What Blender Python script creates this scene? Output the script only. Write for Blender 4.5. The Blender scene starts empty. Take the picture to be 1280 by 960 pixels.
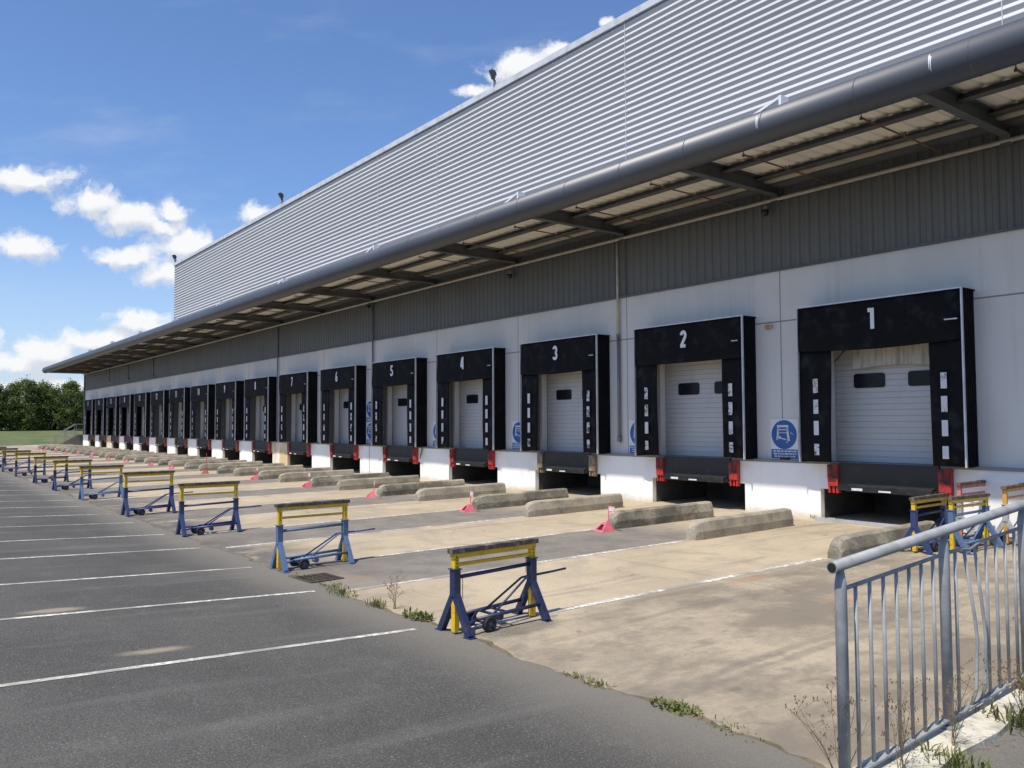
import bpy, bmesh, math, random
from mathutils import Vector, Matrix
S = bpy.context.scene
COL = S.collection
rnd = random.Random(7)
R = math.radians

# ------------------------------------------------------------------ materials
def nodes_of(name):
    m = bpy.data.materials.new(name); m.use_nodes = True
    nt = m.node_tree; b = nt.nodes['Principled BSDF']
    return m, nt, b
class NT:
    """tiny helper for building node graphs"""
    def __init__(s, nt): s.nt = nt
    def n(s, t, **k):
        x = s.nt.nodes.new(t)
        for a, v in k.items(): setattr(x, a, v)
        return x
    def put(s, sock, v):
        if isinstance(v, bpy.types.NodeSocket): s.nt.links.new(v, sock)
        else: sock.default_value = v
    def math(s, op, a, b=0.0, c=None):
        x = s.n('ShaderNodeMath', operation=op); s.put(x.inputs[0], a); s.put(x.inputs[1], b)
        if c is not None: s.put(x.inputs[2], c)
        return x.outputs[0]
    def vmath(s, op, a, b=None):
        x = s.n('ShaderNodeVectorMath', operation=op); s.put(x.inputs[0], a)
        if b is not None: s.put(x.inputs[1], b)
        return x.outputs['Value'] if op in ('LENGTH', 'DOT_PRODUCT') else x.outputs[0]
    def noise(s, vec, scale, detail=4, rough=.55, dist=0.0):
        x = s.n('ShaderNodeTexNoise'); s.put(x.inputs['Vector'], vec)
        x.inputs['Scale'].default_value = scale; x.inputs['Detail'].default_value = detail
        x.inputs['Roughness'].default_value = rough; x.inputs['Distortion'].default_value = dist
        return x.outputs['Fac']
    def ramp(s, f, lo, hi, a=0.0, b=1.0):
        x = s.n('ShaderNodeMapRange', interpolation_type='SMOOTHSTEP'); s.put(x.inputs[0], f)
        x.inputs[1].default_value = lo; x.inputs[2].default_value = hi
        x.inputs[3].default_value = a; x.inputs[4].default_value = b
        return x.outputs[0]
    def mix(s, f, a, b, blend='MIX'):
        x = s.n('ShaderNodeMix', data_type='RGBA', blend_type=blend); s.put(x.inputs[0], f)
        for i, v in ((6, a), (7, b)):
            s.put(x.inputs[i], v if isinstance(v, bpy.types.NodeSocket) else (*v[:3], 1))
        return x.outputs[2]
    def scaled(s, vec, xyz):
        return s.vmath('MULTIPLY', vec, xyz)
    def pos(s): return s.n('ShaderNodeNewGeometry').outputs['Position']
    def obj(s): return s.n('ShaderNodeTexCoord').outputs['Object']
    def sep(s, v):
        x = s.n('ShaderNodeSeparateXYZ'); s.put(x.inputs[0], v); return x.outputs
    def bump(s, h, strength=.3, dist=.02):
        x = s.n('ShaderNodeBump'); x.inputs['Strength'].default_value = strength
        x.inputs['Distance'].default_value = dist; s.put(x.inputs['Height'], h); return x.outputs[0]

def mat(name, col, rough=.6, metal=0.0, col2=None, scale=3.0, lo=.4, hi=.7, bump=0.0, bscale=40, world=False, spec=.5, stretch=(1,1,1), detail=5):
    m, nt, b = nodes_of(name); g = NT(nt)
    b.inputs['Roughness'].default_value = rough; b.inputs['Metallic'].default_value = metal
    b.inputs['Specular IOR Level'].default_value = spec
    v = g.pos() if world else g.obj()
    v = g.scaled(v, stretch)
    if col2 is None: col2 = tuple(c * .8 for c in col)
    f = g.ramp(g.noise(v, scale, detail), lo, hi)
    c = g.mix(f, col, col2)
    nt.links.new(c, b.inputs['Base Color'])
    if bump:
        nt.links.new(g.bump(g.noise(v, bscale, 3), bump), b.inputs['Normal'])
    return m

M = {}
M['silver'] = mat('silver_cladding', (.56, .555, .55), .40, .10, (.50, .495, .49), .6, .35, .75, world=True, stretch=(.15, 1, 3))
M['coping'] = mat('coping_metal', (.62, .63, .65), .45, .1)
M['gutter'] = mat('gutter_paint', (.045, .052, .066), .50, .0, (.036, .042, .054), 1.2, .35, .75, world=True, stretch=(.3, 1, 1), spec=1.0)
M['steel_dark'] = mat('canopy_steel', (.105, .112, .118), .55, .1, (.08, .085, .09), 2)
M['soffit'] = mat('soffit_sheet', (.86, .83, .72), .5, 0, (.74, .71, .61), 1.5, .45, .8, world=True)
M['rust'] = mat('rusty_pipe', (.16, .10, .065), .8, 0, (.09, .055, .04), 9)
M['cream_pipe'] = mat('cream_pipe', (.50, .47, .38), .5, 0, (.40, .37, .30), 4)
M['grey_pipe'] = mat('grey_pipe', (.22, .23, .25), .5, .2)
M['rubber'] = mat('black_rubber', (.006, .0066, .008), .7, 0, (.022, .023, .025), 2.5, .48, .72, bump=.12, bscale=9, spec=.12)
M['rubber_side'] = mat('black_rubber_side', (.006, .0065, .009), .65, 0, (.010, .011, .013), 3, spec=.12)
M['inner_pad'] = mat('grey_shelter_lining', (.16, .17, .175), .6, 0, (.10, .105, .11), 2, .35, .7, stretch=(1, 1, .3))
M['alu'] = mat('aluminium_trim', (.62, .63, .66), .4, .3, (.5, .5, .53), 5)
M['door'] = mat('door_panel', (.475, .475, .47), .45, 0, (.39, .39, .385), 1.6, .45, .85, stretch=(1, 1, .5))
M['glass'] = mat('dark_window', (.010, .011, .014), .25, 0, (.016, .017, .02), 4, spec=.2)
M['red'] = mat('red_bumper', (.50, .026, .018), .5, 0, (.32, .026, .02), 6, .45, .75)
M['darkred'] = mat('faded_red_bumper', (.30, .035, .03), .6, 0, (.16, .03, .028), 6)
M['bare_steel'] = mat('worn_steel_bumper', (.16, .125, .085), .7, .1, (.30, .24, .15), 9, .4, .65)
M['leveller'] = mat('dock_leveller', (.018, .018, .018), .6, .0, (.045, .038, .03), 3, .5, .85)
M['lip'] = mat('leveller_lip', (.016, .017, .019), .8, 0, (.03, .03, .03), 5, spec=.2)
M['label'] = mat('white_label', (.68, .69, .70), .6, 0, (.5, .5, .5), 12)
M['pit'] = mat('pit_wall', (.075, .072, .066), .9, 0, (.04, .038, .036), 2)
M['yellow'] = mat('yellow_paint', (.66, .43, .018), .45, 0, (.47, .30, .03), 9, .5, .8)
M['amber'] = mat('amber_paint', (.62, .32, .05), .5, 0, (.38, .17, .05), 9, .45, .75)
M['pink_paint'] = mat('faded_red_paint', (.62, .20, .17), .55, 0, (.40, .10, .08), 9, .45, .75)
M['blue'] = mat('navy_paint', (.016, .026, .075), .42, 0, (.028, .038, .085), 9, .5, .8)
M['mid_blue'] = mat('blue_paint', (.022, .042, .135), .42, 0, (.03, .05, .13), 9, .5, .8)
M['pale_blue'] = mat('faded_blue_paint', (.085, .14, .26), .5, 0, (.11, .16, .27), 9, .5, .8)
M['grey_paint'] = mat('grey_trestle_paint', (.40, .41, .42), .5, 0, (.3, .3, .3), 9)
def chip(m, col, amt=.62):
    nt = m.node_tree; g = NT(nt); b = nt.nodes['Principled BSDF']; v = g.obj()
    src = b.inputs['Base Color'].links[0].from_socket
    oi = g.n('ShaderNodeObjectInfo').outputs['Random']
    v2 = g.vmath('ADD', v, g.scaled(g.vmath('ADD', g.n('ShaderNodeObjectInfo').outputs['Location'], (0, 0, 0)), (3.1, 1.7, 2.3)))
    f = g.math('MAXIMUM', g.ramp(g.noise(v2, 26, 6, .75), amt-.02, amt+.03), g.math('MULTIPLY', g.ramp(g.noise(v2, 5, 5, .7), .56, .72), .45))
    nt.links.new(g.mix(f, src, col), b.inputs['Base Color'])
for k_ in ('yellow', 'amber', 'pink_paint'): chip(M[k_], (.16, .085, .035), .60)
for k_ in ('blue', 'mid_blue', 'pale_blue', 'grey_paint'): chip(M[k_], (.085, .06, .05), .61)
for k_ in ('red', 'darkred'): chip(M[k_], (.06, .03, .025), .58)
M['pad'] = mat('worn_rubber_pad', (.062, .053, .042), .8, 0, (.19, .155, .115), 14, .45, .7, bump=.3)
M['tyre'] = mat('tyre_rubber', (.014, .014, .015), .75)
M['rim'] = mat('wheel_rim', (.05, .07, .12), .5, 0, (.03, .04, .07), 8)
M['chain'] = mat('chain_steel', (.12, .12, .12), .5, .6)
M['galv'] = mat('galvanised_steel', (.31, .318, .32), .6, .05, (.23, .237, .24), 6, .4, .65, bump=.05, bscale=60)
M['chock'] = mat('pink_chock', (.62, .13, .17), .55, 0, (.42, .07, .10), 6, .45, .75)
M['chock_dark'] = mat('chock_hollow', (.035, .012, .015), .8)
M['chock_red'] = mat('weathered_red_chock', (.36, .05, .035), .6, 0, (.22, .035, .03), 6)
M['flag'] = mat('chock_flag', (.72, .30, .32), .6, 0, (.75, .55, .55), 20, .45, .6)
M['sign_white'] = mat('sign_face', (.72, .74, .78), .5, 0, (.62, .64, .68), 6, .5, .8)
M['sign_blue'] = mat('sign_blue', (.022, .10, .34), .5, 0, (.03, .12, .36), 6)
M['guide'] = None
M['bark'] = mat('bark', (.06, .045, .03), .9, 0, (.035, .028, .02), 6)
M['lamp_black'] = mat('lamp_housing', (.02, .022, .028), .45, .1)
M['lamp_glass'] = mat('lamp_lens', (.62, .66, .60), .2, 0, (.5, .55, .5), 6)
M['grate'] = mat('cast_iron', (.07, .058, .048), .8, .2, (.12, .085, .055), 12)
M['stair'] = mat('stair_concrete', (.16, .15, .14), .9)
M['kerb'] = mat('kerb_concrete', (.56, .52, .42), .9, 0, (.32, .29, .23), 5, .45, .7, bump=.5, bscale=25, world=True)
M['strip_steel'] = mat('steel_strip', (.46, .47, .48), .5, .2)
M['torn'] = mat('stained_panel', (.50, .48, .42), .7, 0, (.27, .24, .19), 3.5, .42, .7, stretch=(3, 1, .4))
M['black_plastic'] = mat('black_plastic', (.012, .012, .013), .5)
M['stem'] = mat('dry_stem', (.20, .15, .075), .9, 0, (.12, .085, .045), 20)
M['seed'] = mat('seed_head', (.17, .11, .06), .95)

def leaf_mat(name, a, b, c):
    m, nt, bs = nodes_of(name); g = NT(nt)
    v = g.pos()
    f = g.ramp(g.noise(v, .55, 3), .35, .65)
    f2 = g.ramp(g.noise(v, 5.0, 2), .4, .7)
    nt.links.new(g.mix(f2, g.mix(f, a, b), c), bs.inputs['Base Color'])
    bs.inputs['Roughness'].default_value = .6
    bs.inputs['Specular IOR Level'].default_value = .25
    bs.inputs['Transmission Weight'].default_value = 0
    tr = g.n('ShaderNodeBsdfTranslucent'); tr.inputs[0].default_value = (.11, .17, .03, 1)
    mx = g.n('ShaderNodeMixShader'); mx.inputs[0].default_value = .28
    out = nt.nodes['Material Output']
    nt.links.new(bs.outputs[0], mx.inputs[1]); nt.links.new(tr.outputs[0], mx.inputs[2]); nt.links.new(mx.outputs[0], out.inputs[0])
    return m
M['leaf'] = leaf_mat('tree_leaves', (.075, .115, .028), (.045, .082, .02), (.125, .16, .042))
M['weed'] = leaf_mat('weed_leaves', (.12, .165, .04), (.16, .19, .06), (.24, .21, .09))
M['dryweed'] = leaf_mat('dry_weed', (.22, .17, .085), (.15, .12, .06), (.10, .12, .04))

def shutter_marks():
    m, nt, b = nodes_of('worn_white_marking'); g = NT(nt)
    f = g.math('MULTIPLY', g.ramp(g.noise(g.pos(), 8, 6, .7), .48, .56), g.ramp(g.noise(g.pos(), .8, 2), .44, .54))
    nt.links.new(g.mix(f, (.62, .63, .64), (.05, .052, .058)), b.inputs['Base Color'])
    b.inputs['Roughness'].default_value = .7
    return m
M['marks'] = shutter_marks()
M['number'] = mat('painted_number', (.72, .73, .74), .6, 0, (.5, .5, .51), 9, .5, .75)

def concrete_guide(dirt):
    m, nt, b = nodes_of('weathered_guide_concrete'); g = NT(nt)
    p = g.pos(); z = g.sep(p)[2]
    oi = g.n('ShaderNodeObjectInfo').outputs['Random']
    base = g.mix(g.ramp(g.noise(p, 2.2, 5), .35, .7), (.42, .375, .285), (.27, .24, .185))
    fine = g.ramp(g.noise(p, 28, 4, .7), .4, .75)
    base = g.mix(g.math('MULTIPLY', fine, .5), base, (.12, .11, .09))
    # moss and tyre grime in broad patches of their own
    grime = g.math('MULTIPLY', g.ramp(g.noise(g.scaled(p, (1, .8, 1.3)), 1.5, 8, .72), .40, .60), g.math('ADD', dirt, g.math('MULTIPLY', oi, .25)))
    base = g.mix(grime, base, (.042, .039, .032))
    moss = g.math('MULTIPLY', g.ramp(g.noise(p, 3.1, 4), .56, .72), .5)
    base = g.mix(moss, base, (.115, .12, .05))
    nt.links.new(base, b.inputs['Base Color']); b.inputs['Roughness'].default_value = .95
    nt.links.new(g.bump(g.noise(p, 34, 6, .7), .4, .015), b.inputs['Normal'])
    return m
M['guide'] = concrete_guide(.05); M['guide_grimy'] = concrete_guide(.52)

def wall_mat(name, base, low, joints):
    m, nt, b = nodes_of(name); g = NT(nt)
    p = g.pos(); x, y, z = g.sep(p)
    c = g.mix(g.ramp(g.noise(g.scaled(p, (1, 1, .6)), .7, 5), .35, .7), base, low)
    streak = g.ramp(g.noise(g.scaled(p, (5, 1, .18)), 1.0, 5, .6), .52, .78)
    c = g.mix(g.math('MULTIPLY', streak, .22), c, tuple(v * .55 for v in base))
    if joints:
        fx = g.math('ABSOLUTE', g.math('SUBTRACT', g.math('FRACT', g.math('ADD', g.math('DIVIDE', g.math('ADD', x, .79), 5.0), .5)), .5))
        jx = g.math('MULTIPLY', g.math('LESS_THAN', fx, .0026), g.math('LESS_THAN', x, 3))
        jz = g.math('LESS_THAN', g.math('ABSOLUTE', g.math('SUBTRACT', z, 4.47)), .016)
        c = g.mix(g.math('MULTIPLY', g.math('MAXIMUM', jx, jz), .75), c, (.10, .10, .105))
    nt.links.new(c, b.inputs['Base Color']); b.inputs['Roughness'].default_value = .75
    nt.links.new(g.bump(g.noise(p, 18, 4), .08, .02), b.inputs['Normal'])
    return m
M['panel'] = wall_mat('grey_wall_panel', (.67, .655, .625), (.61, .595, .565), True)

def dock_mat():
    m, nt, b = nodes_of('painted_dock_wall'); g = NT(nt)
    p = g.pos(); x, y, z = g.sep(p)
    c = g.mix(g.ramp(g.noise(p, 1.1, 5), .4, .75), (.86, .85, .82), (.78, .77, .73))
    streak = g.ramp(g.noise(g.scaled(p, (7, 1, .25)), 1.0, 5, .6), .5, .8)
    c = g.mix(g.math('MULTIPLY', streak, .16), c, (.52, .48, .40))
    low = g.math('MULTIPLY', g.ramp(g.math('ADD', z, g.math('MULTIPLY', g.noise(p, 4, 4), .25)), .12, .32, 1, 0), .55)
    c = g.mix(low, c, (.45, .36, .22))
    # two bays carry an ochre stain
    for cx in (-30.77, -70.77):
        d = g.ramp(g.math('ABSOLUTE', g.math('SUBTRACT', x, cx)), .9, 1.4, .9, 0)
        c = g.mix(g.math('MULTIPLY', d, g.ramp(g.noise(g.scaled(p, (2, 1, .5)), 1.5, 3), .3, .6)), c, (.58, .42, .19))
    jx = g.math('LESS_THAN', g.math('ABSOLUTE', g.math('SUBTRACT', x, -20.92)), .02)
    c = g.mix(jx, c, (.12, .12, .12))
    nt.links.new(c, b.inputs['Base Color']); b.inputs['Roughness'].default_value = .8
    nt.links.new(g.bump(g.noise(p, 22, 4), .15, .02), b.inputs['Normal'])
    return m
M['dock'] = dock_mat()
M['charcoal'] = mat('charcoal_cladding', (.125, .123, .117), .5, .1, (.106, .105, .10), .8, world=True, stretch=(1, 1, .4))

def apron_mat():
    m, nt, b = nodes_of('concrete_apron'); g = NT(nt)
    p = g.pos(); x, y, z = g.sep(p)
    n1 = g.noise(p, .35, 6, .6); n2 = g.noise(p, 1.6, 6, .62); n3 = g.noise(p, 9, 5, .7); n4 = g.noise(p, 70, 3, .7)
    light = g.mix(g.ramp(n1, .38, .66), (.485, .395, .27), (.40, .325, .222))
    light = g.mix(g.math('MULTIPLY', g.ramp(n2, .47, .68), .45), light, (.26, .225, .178))
    dark = g.mix(g.ramp(n2, .35, .68), (.215, .19, .16), (.15, .136, .12))
    # worn strips between the lanes (lanes repeat every 5 m)
    xw = g.math('ADD', x, g.math('MULTIPLY', g.math('SUBTRACT', n2, .5), .22))
    fr = g.math('FRACT', g.math('DIVIDE', g.math('ADD', xw, 1.97 + 50), 5.0))     # 0 at the strip's far edge
    strip = g.math('MULTIPLY', g.ramp(fr, .0, .012), g.ramp(fr, .452, .466, 1, 0))
    west = g.ramp(x, 2.0, 2.6, 1, 0)
    ends = g.math('MULTIPLY', g.ramp(y, -4.2, -1.8, 1, 0), g.ramp(g.math('ADD', y, g.math('MULTIPLY', n1, 2)), -10.5, -9.2, .6, 1))
    f = g.math('MULTIPLY', g.math('MULTIPLY', strip, west), ends)
    f = g.math('MULTIPLY', f, g.ramp(n3, .2, .55, .75, 1))
    c = g.mix(f, light, dark)
    # long stains drawn out along the lanes, and tyre grime in them
    st = g.ramp(g.noise(g.scaled(p, (2.2, .22, 1)), 1.0, 6, .6), .52, .72)
    c = g.mix(g.math('MULTIPLY', st, .34), c, (.20, .172, .135))
    # grey bay beside the railing
    east = g.ramp(x, 3.05, 3.4)
    blotch = g.math('MAXIMUM', g.ramp(g.noise(g.scaled(p, (.8, .5, 1)), .95, 9, .72), .40, .60), g.math('MULTIPLY', g.ramp(g.noise(g.scaled(p, (1, .6, 1)), 3.2, 8, .75), .46, .64), .75))
    c = g.mix(g.math('MULTIPLY', east, .22), c, (.24, .212, .175))
    c = g.mix(g.math('MULTIPLY', g.math('MULTIPLY', east, blotch), .85), c, (.172, .143, .107))
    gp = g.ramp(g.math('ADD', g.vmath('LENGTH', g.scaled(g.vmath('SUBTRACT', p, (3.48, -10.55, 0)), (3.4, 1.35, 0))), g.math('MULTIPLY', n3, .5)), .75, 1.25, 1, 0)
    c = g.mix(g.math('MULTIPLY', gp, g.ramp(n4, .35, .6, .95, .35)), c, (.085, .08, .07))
    # grime along the drain line
    edge = g.math('MULTIPLY', g.ramp(g.math('ADD', y, g.math('MULTIPLY', g.noise(p, .5, 5), 3.2)), -9.6, -7.6, 1, 0), g.ramp(x, -2.6, .6, 1.0, .12))
    c = g.mix(g.math('MULTIPLY', edge, g.ramp(n2, .3, .55, .45, 1)), c, (.105, .095, .083))
    # twin tyre tracks worn along every lane, broken up and wandering
    wob = g.math('MULTIPLY', g.math('SUBTRACT', g.noise(g.scaled(p, (.15, .3, 1)), 1.0, 2), .5), .10)
    fr2 = g.math('FRACT', g.math('ADD', g.math('DIVIDE', g.math('ADD', x, 1.97 + 50), 5.0), wob))
    tr_ = None
    for cc in (.56, .60, .83, .87, .20):
        q = g.ramp(g.math('ABSOLUTE', g.math('SUBTRACT', fr2, cc)), .006, .018, 1, 0)
        tr_ = q if tr_ is None else g.math('MAXIMUM', tr_, q)
    tr_ = g.math('MULTIPLY', tr_, g.ramp(g.noise(g.scaled(p, (.6, .12, 1)), 1.6, 6, .65), .46, .62))
    c = g.mix(g.math('MULTIPLY', tr_, .45), c, (.15, .128, .10))
    # oil drips
    vo = g.n('ShaderNodeTexVoronoi'); g.put(vo.inputs['Vector'], p); vo.inputs['Scale'].default_value = 1.1
    dr = g.ramp(g.math('ADD', vo.outputs['Distance'], g.math('MULTIPLY', g.math('SUBTRACT', n3, .5), .12)), .035, .085, .75, 0)
    c = g.mix(g.math('MULTIPLY', dr, g.ramp(n1, .48, .56)), c, (.075, .066, .055))
    # rust spots
    rs = g.ramp(g.noise(g.scaled(p, (1.4, .7, 1)), .8, 3), .655, .74)
    c = g.mix(g.math('MULTIPLY', rs, .5), c, (.38, .17, .07))
    spot = g.ramp(g.noise(p, 3.3, 4), .70, .76)
    c = g.mix(g.math('MULTIPLY', spot, .6), c, (.10, .088, .07))
    c = g.mix(g.math('MULTIPLY', g.ramp(n4, .45, .7), .4), c, (.17, .15, .12))
    c = g.mix(g.math('MULTIPLY', g.ramp(g.noise(p, 26, 5, .75), .52, .68), .4), c, (.20, .172, .135))
    # slab joints across the lanes
    for yj in (-6.6,):
        j = g.math('LESS_THAN', g.math('ABSOLUTE', g.math('SUBTRACT', g.math('ADD', y, g.math('MULTIPLY', n3, .02)), yj)), .012)
        c = g.mix(g.math('MULTIPLY', j, .5), c, (.12, .105, .085))
    wn = g.n('ShaderNodeTexNoise'); g.put(wn.inputs['Vector'], p); wn.inputs['Scale'].default_value = 1.1; wn.inputs['Detail'].default_value = 6
    wv = g.scaled(g.vmath('SUBTRACT', wn.outputs['Color'], (.5, .5, .5)), (1.3, 1.3, 0))
    cr = g.n('ShaderNodeTexVoronoi', feature='DISTANCE_TO_EDGE'); g.put(cr.inputs['Vector'], g.vmath('ADD', p, wv))
    cr.inputs['Scale'].default_value = .38
    crk = g.math('MULTIPLY', g.math('LESS_THAN', cr.outputs[0], .0035), g.ramp(n1, .45, .6))
    c = g.mix(g.math('MULTIPLY', crk, .4), c, (.12, .105, .085))
    nt.links.new(c, b.inputs['Base Color']); b.inputs['Roughness'].default_value = .9
    nt.links.new(g.bump(g.math('ADD', g.math('MULTIPLY', n4, .4), n3), .35, .012), b.inputs['Normal'])
    return m
M['apron'] = apron_mat()

def asphalt_mat(name='asphalt_surface'):
    m, nt, b = nodes_of(name); g = NT(nt)
    p = g.pos(); x, y, z = g.sep(p)
    n1 = g.noise(p, .5, 6, .6); n2 = g.noise(p, 2.3, 5, .6); n4 = g.noise(p, 75, 3, .75); n5 = g.noise(p, 55, 3, .7)
    c = g.mix(g.ramp(n1, .35, .68), (.082, .077, .068), (.056, .053, .047))
    c = g.mix(g.math('MULTIPLY', g.ramp(n2, .5, .75), .4), c, (.125, .117, .104))
    c = g.mix(g.math('MULTIPLY', g.ramp(n4, .54, .68), .75), c, (.27, .255, .23))
    c = g.mix(g.math('MULTIPLY', g.ramp(n5, .50, .62), .75), c, (.036, .035, .033))
    c = g.mix(g.math('MULTIPLY', g.ramp(g.noise(p, 17, 3, .6), .6, .75), .35), c, (.045, .044, .041))
    # dust blown against the concrete edge
    e = g.ramp(g.math('ADD', y, g.math('MULTIPLY', n1, .9)), -12.0, -10.75)
    c = g.mix(g.math('MULTIPLY', g.math('MULTIPLY', e, g.ramp(x, 9, 8.0)), .55), c, (.24, .215, .175))
    # streaks drawn along the bays, and two sandy patches
    st = g.ramp(g.noise(g.scaled(p, (2.0, .2, 1)), 1.0, 5), .54, .74)
    c = g.mix(g.math('MULTIPLY', st, .3), c, (.17, .16, .145))
    for (cx, cy, r) in ((2.35, -14.0, .32), (-.1, -14.5, .36)):
        d = g.vmath('LENGTH', g.scaled(g.vmath('SUBTRACT', p, (cx, cy, 0)), (2.2, .8, 0)))
        d = g.math('ADD', d, g.math('MULTIPLY', g.math('SUBTRACT', n2, .5), .35))
        c = g.mix(g.math('MULTIPLY', g.ramp(d, r * .3, r, 1, 0), .7), c, (.34, .28, .20))
    nt.links.new(c, b.inputs['Base Color']); b.inputs['Roughness'].default_value = .88
    nt.links.new(g.bump(g.math('ADD', n4, g.math('MULTIPLY', n5, .7)), .55, .012), b.inputs['Normal'])
    return m
M['asphalt'] = asphalt_mat()

def paint_mat():
    m, nt, b = nodes_of('road_paint'); g = NT(nt)
    p = g.pos()
    wear = g.ramp(g.noise(p, 11, 7, .8), .42, .56)
    wear2 = g.ramp(g.noise(p, 1.4, 4), .44, .60)
    f = g.math('MAXIMUM', g.math('MULTIPLY', wear, .75), g.math('MULTIPLY', wear2, .85))
    c = g.mix(f, (.72, .69, .62), (.21, .19, .16))
    nt.links.new(c, b.inputs['Base Color']); b.inputs['Roughness'].default_value = .8
    return m
M['paint'] = paint_mat()

def grass_mat():
    m, nt, b = nodes_of('mown_grass'); g = NT(nt)
    p = g.pos()
    c = g.mix(g.ramp(g.noise(p, .35, 8, .7), .38, .62), (.075, .115, .028), (.15, .155, .055))
    c = g.mix(g.math('MULTIPLY', g.ramp(g.noise(p, 6, 5), .5, .7), .6), c, (.05, .08, .02))
    nt.links.new(c, b.inputs['Base Color']); b.inputs['Roughness'].default_value = .9
    nt.links.new(g.bump(g.noise(p, 8, 5), .8, .15), b.inputs['Normal'])
    return m
M['grass'] = grass_mat()
M['soil'] = mat('edge_soil', (.16, .125, .08), .95, 0, (.085, .085, .045), 6, .4, .65, bump=.6, bscale=30, world=True)

# ------------------------------------------------------------------ mesh helpers
class MB:
    def __init__(s): s.v = []; s.f = []
    def quad(s, a, b, c, d):
        i = len(s.v); s.v += [tuple(a), tuple(b), tuple(c), tuple(d)]; s.f.append((i, i+1, i+2, i+3))
    def box(s, x0, x1, y0, y1, z0, z1):
        i = len(s.v)
        s.v += [(x, y, z) for z in (z0, z1) for y in (y0, y1) for x in (x0, x1)]
        s.f += [tuple(i+k for k in q) for q in ((0,2,3,1),(4,5,7,6),(0,1,5,4),(2,6,7,3),(0,4,6,2),(1,3,7,5))]
    def bar(s, a, b, w, h=None, up=(0,0,1)):
        """square bar from a to b"""
        h = h or w; a = Vector(a); b = Vector(b); d = (b - a).normalized(); u = Vector(up)
        if abs(d.dot(u)) > .98: u = Vector((0,1,0))
        r = d.cross(u).normalized() * (w/2); u = r.cross(d).normalized() * (h/2)
        i = len(s.v)
        for p in (a, b): s.v += [tuple(p + r*sx + u*su) for sx, su in ((-1,-1),(1,-1),(1,1),(-1,1))]
        s.f += [tuple(i+k for k in q) for q in ((0,1,2,3),(7,6,5,4),(0,4,5,1),(1,5,6,2),(2,6,7,3),(3,7,4,0))]
    def tube(s, pts, r, n=10, cap=True):
        pts = [Vector(p) for p in pts]; i0 = len(s.v); m = len(pts)
        rr = r if isinstance(r, (list, tuple)) else [r]*m
        ref = Vector((0,0,1))
        d0 = (pts[-1]-pts[0]).normalized()
        if abs(d0.dot(ref)) > .9: ref = Vector((1,0,0))
        for k, p in enumerate(pts):
            d = (pts[min(k+1, m-1)] - pts[max(k-1, 0)]).normalized()
            a = d.cross(ref).normalized(); b = a.cross(d)
            for j in range(n):
                t = 2*math.pi*j/n
                s.v.append(tuple(p + a*math.cos(t)*rr[k] + b*math.sin(t)*rr[k]))
        for k in range(m-1):
            for j in range(n):
                s.f.append((i0+k*n+j, i0+(k+1)*n+j, i0+(k+1)*n+(j+1) % n, i0+k*n+(j+1) % n))
        if cap:
            s.f.append(tuple(i0+j for j in range(n))); s.f.append(tuple(i0+(m-1)*n+j for j in reversed(range(n))))
    def prism(s, prof, ax, a, b, close=True):
        """profile of (p,q) pairs run along axis ax ('x': p=y,q=z ; 'y': p=x,q=z)"""
        i = len(s.v); n = len(prof)
        for t in (a, b):
            for p, q in prof: s.v.append((t, p, q) if ax == 'x' else (p, t, q))
        for k in range(n if close else n-1):
            k2 = (k+1) % n; s.f.append((i+k, i+k2, i+n+k2, i+n+k))
        if close: s.f.append(tuple(i+k for k in range(n))); s.f.append(tuple(i+n+k for k in reversed(range(n))))
    def mesh(s, name, m, smooth=False, bevel=0):
        me = bpy.data.meshes.new(name); me.from_pydata(s.v, [], s.f)
        bm = bmesh.new(); bm.from_mesh(me); bmesh.ops.recalc_face_normals(bm, faces=bm.faces)
        if bevel:
            es = [e for e in bm.edges if len(e.link_faces) == 2 and e.calc_face_angle(0) > .5]
            bmesh.ops.bevel(bm, geom=es, offset=bevel, segments=2, affect='EDGES', profile=.6, clamp_overlap=True)
        bm.to_mesh(me); bm.free()
        me.materials.append(m)
        if smooth:
            for p in me.polygons: p.use_smooth = True
        return me
    def obj(s, name, m, parent=None, smooth=False, bevel=0):
        return link(name, s.mesh(name, m, smooth, bevel), parent)

def link(name, data, parent=None):
    o = bpy.data.objects.new(name, data); COL.objects.link(o)
    if parent: o.parent = parent
    return o
def tag(o, label, cat, group=None):
    o['label'] = label; o['category'] = cat
    if group: o['group'] = group
    return o
def thing(name, label, cat, loc=(0,0,0), rz=0, group=None):
    o = bpy.data.objects.new(name, None); COL.objects.link(o)
    o.location = loc; o.rotation_euler = (0, 0, rz); o.empty_display_size = .3
    return tag(o, label, cat, group)
def struct(o, kind='structure'): o['kind'] = kind; return o
def copy_tree(o, parent=None):
    c = o.copy(); COL.objects.link(c)
    if parent: c.parent = parent
    for ch in list(o.children): copy_tree(ch, c)
    return c

def gz(y): return .0105*(y - .5)                 # concrete apron falls gently to the drain line
def az(y): return -.119 - .038*(max(y, -45) + 11.2)   # asphalt rises away from it
WY, DY = .52, .38                                 # wall plane, dock plane

# ------------------------------------------------------------------ ground
b = MB(); b.quad((-1500,-1500,-.6), (1500,-1500,-.6), (1500,1500,-.6), (-1500,1500,-.6))
struct(b.obj('ground', M['grass']))
b = MB()
b.quad((-97.5,-11.36,gz(-11.36)), (7.9,-11.36,gz(-11.36)), (7.9,3,gz(3)), (-97.5,3,gz(3)))
struct(b.obj('concrete_apron', M['apron']))
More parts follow.
